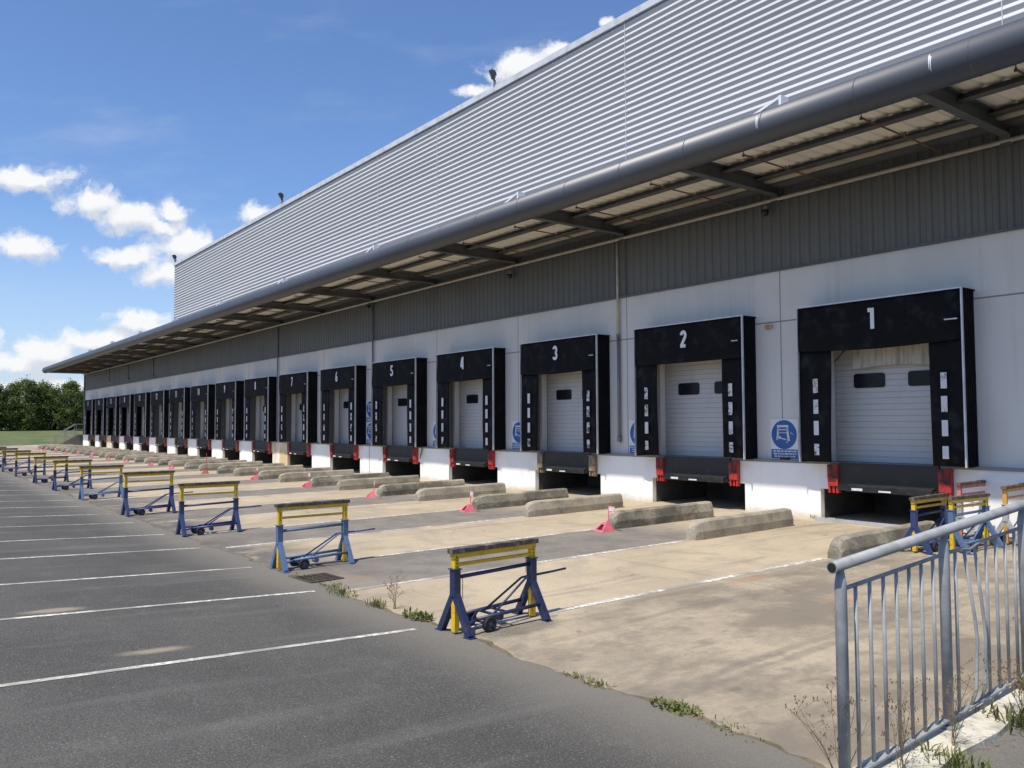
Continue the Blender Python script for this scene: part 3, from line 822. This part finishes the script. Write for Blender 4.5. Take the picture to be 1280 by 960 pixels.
for k in range(ND):
    for side, X0 in (('a', .44), ('b', 3.28)):
        o = link('wheel_guide', GM[side][rnd.randrange(4)])
        yf = -4.10 + rnd.uniform(-.05, .05)
        o.location = (X0-5*k + rnd.uniform(-.03, .03), yf, gz(-2.6)+.002); o.rotation_euler = (R(.6), 0, rnd.uniform(-.012, .012))
        nb = k+2 if side == 'a' else k
        if k == 0 and side == 'b': lab = 'grimy concrete wheel guide ending behind the parked trestles at dock 1'
        elif k == 16 and side == 'a': lab = 'concrete wheel guide at the far end beside lane 17'
        else: lab = 'concrete wheel guide of the lane into dock %d, on its dock %d side' % (k+1, nb)
        tag(o, lab, 'wheel guide', 'concrete wheel guides in front of the docks')

# ------------------------------------------------------------------ wheel chocks with warning flags
def make_chock(m, tall, seed):
    r = random.Random(seed)
    b = MB()
    A = [(-.16,-.15,0), (.16,-.15,0), (.16,.17,0), (-.16,.17,0)]
    Bt = [(-.075,.02,.17), (.075,.02,.17), (.075,.10,.17), (-.075,.10,.17)]
    # solid wedge with a slotted front face
    b.v += A+Bt
    b.f += [(0,3,2,1), (4,5,6,7), (1,2,6,5), (2,3,7,6), (3,0,4,7)]
    lerp = lambda p, q, t: tuple(p[i]+(q[i]-p[i])*t for i in range(3))
    fr = [A[0], A[1], Bt[1], Bt[0]]
    cx = tuple(sum(p[i] for p in fr)/4 for i in range(3))
    inn = [lerp(p, cx, .42) for p in fr]; dp = [(p[0], p[1]+.05, p[2]-.015) for p in inn]
    i0 = len(b.v); b.v += inn + dp
    fi = [0, 1, 5, 4]
    for j in range(4):
        j2 = (j+1) % 4
        b.f.append((fi[j], fi[j2], i0+j2, i0+j)); b.f.append((i0+j, i0+j2, i0+4+j2, i0+4+j))
    body = b.mesh('chock_body', m)
    h = MB(); h.quad(*[(p[0], p[1]-.004, p[2]) for p in dp]); hol = h.mesh('hollow', M['chock_dark'])
    ht = .92 if tall else .50
    lx, ly = r.uniform(-.03, .03), r.uniform(-.02, .03)
    p = MB(); p.tube([(.06, .08, .16), (.06+lx*.5, .08+ly*.5, ht*.55), (.06+lx, .08+ly, ht)], .011, 6); pole = p.mesh('flag_pole', M['chock'] if not tall else M['chock_red'])
    f = MB(); f.box(.06+lx-.01, .06+lx+.20, .08+ly-.004, .08+ly+.004, ht-.13, ht); flag = f.mesh('warning_flag', M['flag'])
    t_ = MB(); t_.box(.06+lx+.02, .06+lx+.17, .08+ly-.009, .08+ly-.0045, ht-.095, ht-.035); txt = t_.mesh('flag_stripe', M['label'])
    return body, hol, pole, flag, txt
CH = {0: make_chock(M['chock'], False, 1), 1: make_chock(M['chock'], False, 4), 2: make_chock(M['chock_red'], True, 3)}
for k in range(16):
    v = 2 if k == 5 else (k % 2)
    x = -1.55-5*k + (0 if k == 0 else rnd.uniform(-.35, .15)) - (0 if k < 5 else .8 if k < 7 else .5); y = -4.45 + rnd.uniform(-.15, .15)
    lab = 'pink wheel chock with a small flag on the strip between lanes %d and %d' % (k+1, k+2)
    if v == 2: lab = 'dark red wheel chock with a tall pole between lanes 6 and 7'
    t = thing('wheel_chock', lab, 'wheel chock', (x, y, gz(y)), rnd.uniform(-.3, .3)+R(-15), 'wheel chocks between the lanes')
    bo, ho, po, fl, tx = CH[v]
    o = link('chock_body', bo, t); link('hollow', ho, o); link('flag_pole', po, t)
    if v != 2: f = link('warning_flag', fl, t); link('flag_stripe', tx, f)

# ------------------------------------------------------------------ trailer trestles
CACHE = {}
def cached(key, fn):
    if key not in CACHE: CACHE[key] = fn()
    return CACHE[key]
LT = 1.11
def make_trestle(x, y, rz, label, up='yellow', low='blue', ext=0.0, chains=False, pad='pad', pin=True, handle=True, group='trailer trestles in the yard', lowpost=True):
    t = thing('trailer_trestle', label, 'trestle', (x, y, gz(y)), rz, group)
    def part(name, key, fn, m, parent=t, smooth=False, bevel=.004):
        me = cached((name, key, m.name), lambda: fn().mesh(name, m, smooth, bevel))
        return link(name, me, parent)
    U, Lw = M[up], M[low]
    e = round(ext, 3)
    def f_leg(px_, sx):
        def f():
            b = MB(); py = 0 if px_ == 0 else LT
            b.bar((0, py, .44), (sx*.25, py, .012), .075, .07, up=(0,1,0)); b.box(sx*.25-.06, sx*.25+.06, py-.05, py+.05, .0, .015); return b
        return f
    for px_ in (0, 1):
        for sx in (-1, 1): part('leg', (px_, sx), f_leg(px_, sx), Lw)
    for px_ in (0, 1):
        py = px_*LT
        def f_sl():
            b = MB(); b.box(-.043, .043, py-.043, py+.043, .40, .685); b.box(-.056, .056, py-.056, py+.056, .685, .697); return b
        part('sleeve', px_, f_sl, Lw)
        def f_up():
            b = MB(); b.box(-.032, .032, py-.032, py+.032, .697, .80+e); return b
        po = part('upper_post', (px_, e), f_up, U)
        if lowpost:
            def f_lo():
                b = MB(); b.box(-.032, .032, py-.032, py+.032, .03, .40); return b
            part('lower_post', px_, f_lo, U)
        def f_h():
            b = MB()
            for q in range(4): b.box(-.034, -.0325, py-.008, py+.008, .71+q*.035+e*.5, .724+q*.035+e*.5); b.box(.0325, .034, py-.008, py+.008, .71+q*.035+e*.5, .724+q*.035+e*.5)
            return b
        part('pin_holes', (px_, e), f_h, M['black_plastic'], po, bevel=0)
    def f_top():
        b = MB(); b.box(-.032, .032, -.045, LT+.045, .802+e, .856+e); return b
    part('top_beam', e, f_top, U)
    def f_cross():
        b = MB(); b.box(-.022, .022, .034, LT-.034, .718+e*.6, .752+e*.6); return b
    part('cross_bar', e, f_cross, U)
    def f_pad():
        b = MB(); r = random.Random(3)
        for i in range(14):
            y0 = -.07+(LT+.14)*i/14; y1 = -.07+(LT+.14)*(i+1)/14
            q = r.uniform(-.004, .004)
            b.box(-.046, .046, y0, y1, .858+e, .908+e+q)
        return b
    part('rubber_pad', e, f_pad, M[pad], bevel=0)
    def f_brace():
        b = MB(); b.tube([(0, .043, .60), (0, LT-.043, .625)], .022, 8); return b
    part('brace_bar', 0, f_brace, Lw, smooth=True, bevel=0)
    def f_rail(sx):
        def f():
            b = MB(); b.tube([(sx*.15, .18, .155), (sx*.165, LT-.02, .19)], .022, 8); b.tube([(sx*.15, .185, .155), (sx*.19, .0, .13)], .018, 8); return b
        return f
    for sx in (-1, 1): part('bottom_rail', sx, f_rail(sx), Lw, smooth=True, bevel=0)
    def f_ax():
        b = MB(); b.tube([(-.20, .33, .085), (.20, .33, .085)], .014, 8)
        for sx in (-1, 1): b.bar((sx*.13, .33, .085), (sx*.14, .40, .16), .03, .03)
        b.tube([(-.15, .62, .165), (.15, .62, .165)], .016, 8); b.tube([(-.15, .45, .16), (.15, .45, .16)], .016, 8)
        b.tube([(.05, .60, .10), (-.05, .60, .10)], .04, 10); return b
    part('axle', 0, f_ax, Lw, bevel=0)
    for sx in (-1, 1):
        def f_ty():
            b = MB(); xs = [(-.028, .045), (-.03, .07), (-.022, .084), (.022, .084), (.03, .07), (.028, .045)]; n = 24; i0 = 0
            for (xx, r) in xs:
                for j in range(n): a = 2*math.pi*j/n; b.v.append((sx*.175+xx, .33+r*math.cos(a), .085+r*math.sin(a)))
            for k in range(len(xs)):
                k2 = (k+1) % len(xs)
                for j in range(n): b.f.append((k*n+j, k*n+(j+1) % n, k2*n+(j+1) % n, k2*n+j))
            return b
        w = part('wheel', sx, f_ty, M['tyre'], smooth=True, bevel=0)
        def f_ri():
            b = MB()
            b.tube([(sx*.175-.018, .33, .085), (sx*.175+.018, .33, .085)], .046, 16); b.tube([(sx*.175-.032, .33, .085), (sx*.175+.032, .33, .085)], .016, 8)
            for q in range(5):
                a = 2*math.pi*q/5
                b.bar((sx*.175+sx*.021, .33+.012*math.cos(a), .085+.012*math.sin(a)), (sx*.175+sx*.021, .33+.043*math.cos(a), .085+.043*math.sin(a)), .012, .006, up=(1,0,0))
            return b
        part('rim', sx, f_ri, M['rim'], w, bevel=0)
    if handle:
        def f_hd():
            b = MB()
            for sx in (-1, 1): b.tube([(sx*.09, .46, .165), (sx*.035, .98, .475), (sx*.01, 1.06, .487), (0, 1.12, .488)], .013, 8)
            b.tube([(0, 1.10, .487), (0, 1.40, .493), (0, 1.66, .503)], .014, 8); return b
        part('tow_handle', 0, f_hd, Lw, smooth=True, bevel=0)
    if chains:
        for yy, z0, z1 in ((.10, .60, .36), (LT-.09, .70, .52)):
            def f_ch():
                b = MB(); n = int((z0-z1)/.014)
                for q in range(n):
                    zc = z0-q*.014; o_ = (.006, 0) if q % 2 else (0, .006)
                    b.bar((-o_[0], yy-o_[1], zc), (o_[0], yy+o_[1], zc-.016), .004)
                return b
            part('pin_chain', yy, f_ch, M['chain'], bevel=0)
    return t
TX = [3.235, -1.72, -6.85, -11.6, -17.3, -22.0, -26.65, -32.3, -37.0, -42.0, -47.0]
low = ['blue', 'pale_blue', 'mid_blue', 'mid_blue', 'pale_blue', 'mid_blue', 'blue', 'blue', 'mid_blue', 'blue', 'blue']
desc = {0: 'yellow and navy trailer trestle with hanging pin chains at the end of lane 1', 1: 'faded pale blue and yellow trailer trestle beside the drain grate',
        2: 'yellow and blue trailer trestle at the yard end of lane 3', 4: 'faded blue legged yellow trestle at the yard end of lane 5'}
for k, x in enumerate(TX):
    rz = (R(3.9) if k == 0 else rnd.uniform(-.06, .06))
    make_trestle(x, -11.2 + (0 if k == 0 else rnd.uniform(-.03, .03)), rz, desc.get(k, 'yellow topped blue trailer trestle at the yard end of lane %d' % (k+1)), 'yellow', low[k], [0, .11, .15, .17, .11, .13, .13, .13, .12, .13, .12][k], k == 0, lowpost=k in (0, 1), group='trestles lined up along the drain')
GP = 'trestles parked by dock 1'
make_trestle(3.81, -2.56, R(2), 'yellow and blue trestle overlapping the dark pit opening, parked at dock 1', 'yellow', 'mid_blue', 0, group=GP)
make_trestle(4.20, -2.10, R(-3), 'yellow and blue trestle seen through the railing in front of a red one', 'yellow', 'pale_blue', 0, group=GP)
make_trestle(4.42, -.62, R(4), 'amber and grey trestle closest to the white dock wall', 'amber', 'grey_paint', .10, pad='rust', group=GP)
make_trestle(3.66, -.62, R(1), 'faded red topped trestle below the red bumper of dock 1', 'pink_paint', 'grey_paint', .12, pad='rust', group=GP)

# ------------------------------------------------------------------ railing on the kerb
rl = thing('galvanised_railing', 'galvanised steel railing with two bent balusters on the white kerb', 'railing', (0,0,0))
RX = 7.9; YE = -4.9
hz_ = lambda y: 1.245+.075*(y+11.54); uz_ = lambda y: 1.10+.066*(y+11.47); bz_ = lambda y: -.005+.058*(y+11.05)
b = MB(); b.tube([(RX, -11.56, hz_(-11.56)), (RX, YE, hz_(YE))], .036, 20); h_ = b.obj('handrail', M['galv'], rl, smooth=True)
for p in h_.data.polygons: p.use_smooth = len(p.vertices) == 4
b = MB(); b.tube([(RX, -11.5585, hz_(-11.56)), (RX, -11.5625, hz_(-11.56))], .028, 16); b.obj('end_plug', M['black_plastic'], h_)
def uzz(y):   # the top rail is dented just past the second post
    d = -.022*math.exp(-((y+9.80)/.07)**2); return uz_(y)+d
b = MB(); ys = [-11.47+i*.05 for i in range(int((YE+11.47)/.05)+1)]
b.tube([(RX+.012*math.exp(-((y+9.78)/.2)**2), y, uzz(y)) for y in ys], .014, 8); b.obj('top_rail', M['galv'], rl, smooth=True)
b = MB(); b.bar((RX, -11.47, bz_(-11.47)), (RX, YE, bz_(YE)), .045, .014); b.obj('bottom_rail', M['galv'], rl)
posts = [-11.47 + 1.31*i for i in range(6)]
for i, y in enumerate(posts):
    zt = hz_(y)-.03; zb_ = fz(y)+.045
    b = MB()
    b.tube([(RX, y, zb_-.05), (RX, y, zt-.09), (RX, y, zt)], [.036, .036, .022], 12)
    o = b.obj('post', M['galv'], rl, smooth=True)
    if i: 
        b = MB(); b.box(RX-.055, RX+.07, y-.07, y+.07, zb_, zb_+.014); b.obj('base_plate', M['galv'], o)
for i in range(5):
    for j in range(1, 8):
        y = posts[i]+1.31*j/8
        b = MB()
        z0_, z1_ = bz_(y)+.004, uzz(y)
        if i == 1 and j in (2, 3):
            s_ = .10 if j == 2 else .07
            b.tube([(RX, y+.02, z0_), (RX+.02, y+s_*.6, z0_+.10), (RX+.02, y+s_, z0_+.45), (RX+.01, y+s_*.9, z0_+.62), (RX, y-.03, z1_)], .0125, 8)
            o = b.obj('baluster', M['galv'], rl, smooth=True); o['label'] = 'bent baluster'
        else:
            b.tube([(RX, y, z0_), (RX, y, z1_)], .0125, 8); o = b.obj('baluster', M['galv'], rl, smooth=True)

# drain grate and steel strip
t = thing('drain_grate', 'rusty rectangular drain grate at the seam between concrete and asphalt', 'drain grate', (-.70, -11.0, gz(-11.0)), R(4))
b = MB(); b.box(-.29, .29, -.27, -.24, .004, .018); b.box(-.29, .29, .24, .27, .004, .018); b.box(-.29, -.26, -.24, .24, .004, .018); b.box(.26, .29, -.24, .24, .004, .018); b.obj('frame', M['grate'], t)
b = MB()
for i in range(9): xx = -.235+i*.0588; b.box(xx-.012, xx+.012, -.24, .24, .005, .016)
for yy in (-.12, 0, .12): b.box(-.26, .26, yy-.01, yy+.01, .0045, .0145)
b.obj('bars', M['grate'], t)
b = MB(); b.box(-.26, .26, -.24, .24, .001, .003); b.obj('sump', M['black_plastic'], t)
b = MB(); b.prism([(0, .0), (.10, .0), (.10, .03), (.02, .075), (0, .075)], 'x', 0, 2.3)
tag(b.obj('steel_strip', M['strip_steel']), 'pale steel edge strip lying on the concrete before the pit of dock 1', 'steel strip').location = (.30, .02, gz(.02)+.003)

# ------------------------------------------------------------------ plants
def weed(x, y, z, r, h, n, m, label, seed, blades=True, group='weeds along the seam'):
    rr = random.Random(seed); b = MB()
    for i in range(int(n*.45)):
        a = rr.uniform(0, 6.28); d = r*1.2*rr.random(); px_, py_ = d*math.cos(a)*1.3, d*math.sin(a)*.7
        ln = h*rr.uniform(.4, 1); la = rr.uniform(0, 6.28); le = rr.uniform(.15, .9)
        tip = Vector((px_+math.cos(la)*ln*le, py_+math.sin(la)*ln*le, ln*(1-.4*le)))
        base = Vector((px_, py_, 0)); w = rr.uniform(.004, .008) if blades else rr.uniform(.009, .02)
        sd = Vector((-math.sin(la), math.cos(la), rr.uniform(-.3, .3)))*w
        mid = (base+tip)/2 + Vector((0,0,ln*.15))
        b.quad(base-sd*.4, base+sd*.4, mid+sd, mid-sd); i0 = len(b.v); b.v += [tuple(mid-sd), tuple(mid+sd), tuple(tip)]; b.f.append((i0, i0+1, i0+2))
    o = b.obj('weed_clump', m); o.location = (x, y, z)
    return tag(o, label, 'weeds', group)
def wseam(x, r, h, n, label, seed, blades=True, dy=.03):
    y = edge_y(x)+dy; weed(x, y, gz(y), r, h, n, M['weed'], label, seed, blades)
wseam(2.35, .17, .12, 260, 'broad leafed green weed clump at the foot of the trestle at lane 1', 1, False)
wseam(1.5, .13, .13, 200, 'grassy weed tuft on the seam between lanes 1 and 2', 2)
wseam(.55, .22, .10, 330, 'low weed clump on the seam beside a painted line', 3)
wseam(.05, .22, .07, 260, 'thin weeds growing beside the drain grate', 4)
wseam(-.9, .2, .06, 160, 'tiny weeds in front of the drain grate', 5)
wseam(6.25, .16, .06, 420, 'flat green weed tuft on the seam close to the railing end', 6, False)
wseam(5.45, .12, .06, 160, 'small tuft of grass on the seam, middle of the concrete edge', 7)
wseam(5.15, .10, .05, 120, 'short tuft of grass on the seam beyond the trestle at lane 1', 8)
wseam(6.75, .22, .04, 160, 'sparse weeds on the seam at the corner of the railing', 9)
weed(8.2, -9.75, fz(-9.75)+.02, .20, .17, 320, M['dryweed'], 'dry brown weed clump at the edge of the footpath', 11, True, 'weeds on the kerb')
weed(8.22, -9.05, fz(-9.05)+.02, .20, .22, 420, M['weed'], 'leafy green weed clump growing over the kerb', 12, False, 'weeds on the kerb')
weed(8.18, -10.7, fz(-10.7)+.02, .16, .16, 240, M['weed'], 'green weed clump on the kerb near the railing end', 13, True, 'weeds on the kerb')
weed(8.25, -8.3, fz(-8.3)+.02, .25, .25, 420, M['weed'], 'tall green weeds by the third railing post', 14, False, 'weeds on the kerb')
weed(-.95, .30, gz(.3), .16, .12, 50, M['weed'], 'few weeds sprouting at the foot of the dock wall', 16, True, 'weeds at the dock wall')
weed(.12, .28, gz(.3), .06, .12, 40, M['weed'], 'small weed tuft beside the steel strip', 17, True, 'weeds at the dock wall')
def stalks(x, y, z, n, h, spread, label, seed):
    rr = random.Random(seed)
    t = thing('dry_weed', label, 'dry weed', (x, y, z), 0, 'dry seeding weeds by the railing')
    b = MB(); s = MB()
    for i in range(n):
        a = rr.uniform(0, 6.28); L = h*rr.uniform(.6, 1); k = rr.uniform(.1, spread)
        p = [Vector((.02*math.cos(a), .02*math.sin(a), 0))]
        for q in range(1, 6): u = q/5; p.append(Vector((math.cos(a)*k*u**1.4*L+rr.uniform(-.012, .012), math.sin(a)*k*u**1.4*L+rr.uniform(-.012, .012), L*u)))
        b.tube(p, [.0028, .0026, .0022, .0018, .0014, .001], 5)
        for q in range(2, 6):
            for _ in range(2):
                if rr.random() < .35 and q < 5: continue
                aa = rr.uniform(0, 6.28); l2 = rr.uniform(.04, .13); e_ = p[q]+Vector((math.cos(aa)*l2, math.sin(aa)*l2, l2*.8))
                b.tube([p[q], e_], .001, 4)
                for c_ in range(3):
                    d_ = e_+Vector((rr.uniform(-.014, .014), rr.uniform(-.014, .014), rr.uniform(-.014, .014)))
                    s.tube([d_, d_+Vector((rr.uniform(-.006,.006), rr.uniform(-.006,.006), .012))], [.0038, .002], 5)
    b.obj('stems', M['stem'], t); s.obj('seed_heads', M['seed'], t)
stalks(7.86, -11.45, gz(-11.4), 9, .62, .75, 'dry branching weed with seed heads at the railing end post', 21)
stalks(8.0, -11.0, gz(-11)+.03, 7, .62, .5, 'tall dry weed leaning through the first railing bars', 22)
stalks(8.05, -10.45, gz(-10.4)+.03, 6, .6, .4, 'thin dry weed in front of the second railing post', 23)
stalks(8.1, -8.85, fz(-8.8)+.03, 7, .65, .4, 'dry weed by the third railing post', 24)
stalks(1.75, -11.1, gz(-11.1), 6, .36, .5, 'wispy dry weed on the seam by the trestle at lane 1', 25)
stalks(8.15, -9.6, fz(-9.6)+.03, 8, .35, .5, 'short dry weed in front of the dented rail', 26)

# trees: trunk, limbs and a crown of leaf clusters
def tree_meshes(seed, H):
    rr = random.Random(seed)
    tb = MB(); tb.tube([(0,0,-.3), (.1,.05,H*.2), (-.05,.1,H*.45), (.1,0,H*.75)], [.28, .22, .15, .06], 8)
    cl = []
    for i in range(11):
        a = rr.uniform(0, 6.28); z0 = H*rr.uniform(.1, .6); L = H*rr.uniform(.2, .36)
        e_ = Vector((math.cos(a)*L*.9, math.sin(a)*L*.9, z0+L*rr.uniform(.4, 1.1)))
        tb.tube([(0, 0, z0), tuple(e_*.5+Vector((0,0,z0*.5))), tuple(e_)], [.11, .07, .03], 6)
        cl.append(e_)
    lb = MB(); centers = []
    for i in range(58):
        a = rr.uniform(0, 6.28); zz = rr.uniform(.02, 1)
        prof = (.30+.22*math.sin(math.pi*min(1, zz*1.15)))*H*.62*(1 if zz < .55 else (1-(zz-.55)/.62))
        d = prof*math.sqrt(rr.uniform(.25, 1))
        centers.append((Vector((math.cos(a)*d, math.sin(a)*d, zz*H*.93)), rr.uniform(.55, 1.15)*H/8))
    for e_ in cl: centers.append((e_, .8*H/8))
    for c_, cr in centers:
        for q in range(95):
            v = Vector((rr.gauss(0, 1), rr.gauss(0, 1), rr.gauss(0, .75))); v = v.normalized()*cr*((.45+.55*rr.random()**.5) if rr.random() < .8 else rr.uniform(1.0, 1.45))
            p = c_+v; s_ = rr.uniform(.09, .2)
            if p.z < .05: continue
            n_ = (v.normalized()+Vector((rr.uniform(-.7,.7), rr.uniform(-.7,.7), rr.uniform(-.2,.9)))).normalized()
            u_ = n_.orthogonal().normalized(); w_ = n_.cross(u_); ro = rr.uniform(0, 6.28)
            u2 = u_*math.cos(ro)+w_*math.sin(ro); w2 = n_.cross(u2)
            lb.quad(p-u2*s_, p+w2*s_*.55, p+u2*s_, p-w2*s_*.55)
    return tb.mesh('trunk', M['bark'], True), lb.mesh('crown', M['leaf'])
TM = [tree_meshes(31+i, 8.0) for i in range(5)]
spots = []
for i, y in enumerate([-12, -9.3, -6.6, -4.1, -1.9, .1, 2.1, 4.2, 6.3, 8.6, 10.8, 13.2, 15.8]):
    spots.append((-140+rnd.uniform(-1.6, 1.6), y+rnd.uniform(-.3, .3), rnd.uniform(.80, .98)))
for i, y in enumerate([-3.2, 1.2, 5.4, 9.7, 14.2]):
    spots.append((-146+rnd.uniform(-1, 1), y, rnd.uniform(.92, 1.05)))
spots[6] = (spots[6][0], spots[6][1], 1.02); spots[9] = (spots[9][0], spots[9][1], .98)
for i, (x, y, s_) in enumerate(spots):
    back = i >= 13
    t = thing('tree', 'dense green tree in the row at the back of the grass bank' if not back else 'taller green tree standing behind the row on the grass bank', 'tree', (x, y, 1.45), rnd.uniform(0, 6.28), 'trees behind the grass bank' if not back else 'trees behind the front row')
    t.scale = (s_*1.05, s_*1.05, s_)
    a, c_ = TM[i % 5]
    link('trunk', a, t); link('crown', c_, t)

# stairs at the end of the building
t = thing('end_stairs', 'concrete stairs with a pale handrail at the far end of the building', 'stairs', (-84.6, 0, 0))
b = MB()
for i in range(7): b.box(-.55, .55, -.05-.27*(i+1), -.05-.27*i, -.1, 1.2-.17*(i+1))
b.box(-.55, .55, -.05, 1.2, -.1, 1.2); b.obj('steps', M['stair'], t)
b = MB()
for xx in (-.5, .5):
    b.tube([(xx, 1.1, 2.28), (xx, -.05, 2.28), (xx, -1.9, 1.08)], .03, 8); b.tube([(xx, 1.1, 1.75), (xx, -.05, 1.75), (xx, -1.9, .58)], .02, 8)
    for (yy, z0_, z1_) in ((1.0, 1.2, 2.28), (0, 1.2, 2.28), (-.95, .5, 1.68), (-1.85, 0, 1.1)): b.tube([(xx, yy, z0_), (xx, yy, z1_)], .022, 8)
b.obj('handrail', M['grey_pipe'], t)

# ------------------------------------------------------------------ camera
Mrot = {}
yaw, pit, rol = 0.9199, 0.0476, -0.0050
cam = bpy.data.cameras.new('camera'); co = bpy.data.objects.new('camera', cam); COL.objects.link(co)
cam.sensor_fit = 'HORIZONTAL'; cam.sensor_width = 36.0; cam.lens = 1039.265/1280*36
cam.clip_start = .05; cam.clip_end = 5000
cy, sy, cp, sp = math.cos(yaw), math.sin(yaw), math.cos(pit), math.sin(pit)
f = Vector((-sy*cp, cy*cp, sp)); r = Vector((cy, sy, 0)); u = r.cross(f)
c_, s_ = math.cos(rol), math.sin(rol)
r2 = r*c_ + u*s_; u2 = u*c_ - r*s_
co.matrix_world = Matrix(((r2.x, u2.x, -f.x, 10.7599), (r2.y, u2.y, -f.y, -16.1539), (r2.z, u2.z, -f.z, 2.12), (0,0,0,1)))
S.camera = co

# ------------------------------------------------------------------ light and sky
L = Vector((-.11, .53, -1)).normalized()
el = math.asin(-L.z); rot = math.atan2(-L.x, -L.y)
sun = bpy.data.lights.new('sun', 'SUN'); sun.energy = 4.9; sun.angle = R(.53); sun.color = (1, .94, .83)
so = bpy.data.objects.new('sun', sun); COL.objects.link(so); so.rotation_euler = L.to_track_quat('-Z', 'Y').to_euler(); so.location = (0, -30, 40)

W = bpy.data.worlds.new('World'); S.world = W; W.use_nodes = True
nt = W.node_tree; g = NT(nt); bg = nt.nodes['Background']
sky = g.n('ShaderNodeTexSky', sky_type='NISHITA'); sky.sun_disc = False; sky.sun_elevation = el; sky.sun_rotation = rot
sky.altitude = 100; sky.air_density = 1.0; sky.dust_density = .6; sky.ozone_density = 2.5
d = g.n('ShaderNodeTexCoord').outputs['Generated']
dx, dy, dz = g.sep(d)
FW = (-.7955, .6059, 0); RT = (.6059, .7955, 0)
sdot = g.math('MAXIMUM', g.vmath('DOT_PRODUCT', d, FW), .02)
uu = g.math('DIVIDE', g.vmath('DOT_PRODUCT', d, RT), sdot); vv = g.math('DIVIDE', dz, sdot)
cmb = g.n('ShaderNodeCombineXYZ'); g.put(cmb.inputs[0], uu); g.put(cmb.inputs[1], vv); uv = cmb.outputs[0]
nz = g.n('ShaderNodeTexNoise'); g.put(nz.inputs['Vector'], uv); nz.inputs['Scale'].default_value = 14; nz.inputs['Detail'].default_value = 6; nz.inputs['Roughness'].default_value = .6
warp = g.scaled(g.vmath('SUBTRACT', nz.outputs['Color'], (.5, .5, .5)), (.065, .04, 0))
uvw = g.vmath('ADD', uv, warp)
def P2(x, y):
    f_ = 1039.265; dd = r2*((x-640)/f_) + u2*(-(y-480)/f_) + f
    s0 = dd.dot(Vector(FW)); return dd.dot(Vector(RT))/s0, dd.z/s0
blobs = [(48,221,46,19), (115,250,50,24), (160,272,55,24), (212,262,20,16), (200,282,30,16), (28,306,46,20), (165,322,62,18), (225,304,48,22), (205,340,40,24), (326,262,30,19), (655,86,52,24), (600,113,34,11), (700,68,30,14),
         (172,408,44,20), (110,430,40,20), (60,445,50,22), (20,458,50,18), (150,432,70,17), (30,484,110,14), (757,27,9,10), (-60,300,60,25), (-90,440,90,40), (900,-60,90,30), (1100,-160,120,40)]
def field(vec):
    m_ = None
    for (x, y, rx, ry) in blobs:
        cu, cv = P2(x, y)
        q = g.scaled(g.vmath('SUBTRACT', vec, (cu, cv, 0)), (1039/rx, 1039/ry, 0))
        l_ = g.math('SUBTRACT', 1.0, g.vmath('LENGTH', q))
        m_ = l_ if m_ is None else g.n_smax(m_, l_)
    return m_
def smax(a, b_):
    x = g.n('ShaderNodeMath', operation='SMOOTH_MAX'); g.put(x.inputs[0], a); g.put(x.inputs[1], b_); x.inputs[2].default_value = .25; return x.outputs[0]
g.n_smax = smax
fld = field(uvw)
fb = g.noise(uvw, 22, 9, .66); fb2 = g.noise(uv, 9, 5, .6)
den = g.math('ADD', fld, g.math('MULTIPLY', g.math('SUBTRACT', fb, .5), 2.5))
front = g.math('GREATER_THAN', g.vmath('DOT_PRODUCT', d, FW), .05)
alpha = g.math('MULTIPLY', g.ramp(den, -.16, .54), front)
wisp = g.math('MULTIPLY', g.ramp(g.noise(g.scaled(uv, (1, 3.2, 1)), 3.2, 7, .6), .50, .78), .16)
alpha = g.math('MINIMUM', g.math('ADD', alpha, g.math('MULTIPLY', wisp, front)), 1.0)
fld2 = field(g.vmath('ADD', uvw, (0, .016, 0)))
shade = g.ramp(g.math('ADD', g.math('SUBTRACT', fld2, fld), g.math('MULTIPLY', g.math('SUBTRACT', fb2, .5), 1.3)), -.35, .42, 1, 0)
ccol = g.mix(shade, (5.0, 5.35, 5.95), (7.0, 7.05, 7.15))
hazef = g.ramp(dz, -.02, .26, .60, 0.0)
skyc = g.mix(hazef, g.mix(1.0, sky.outputs[0], (.86, 1.0, 1.22), 'MULTIPLY'), (4.3, 5.3, 6.7))
nt.links.new(g.mix(alpha, skyc, ccol), bg.inputs['Color'])
bg.inputs['Strength'].default_value = .125

S.view_settings.view_transform = 'Standard'; S.view_settings.look = 'None'; S.view_settings.gamma = 1.0
S.view_settings.exposure = 0.12; S.view_settings.use_curve_mapping = False
S.cycles.max_bounces = 8; S.cycles.diffuse_bounces = 5; S.cycles.use_denoising = True
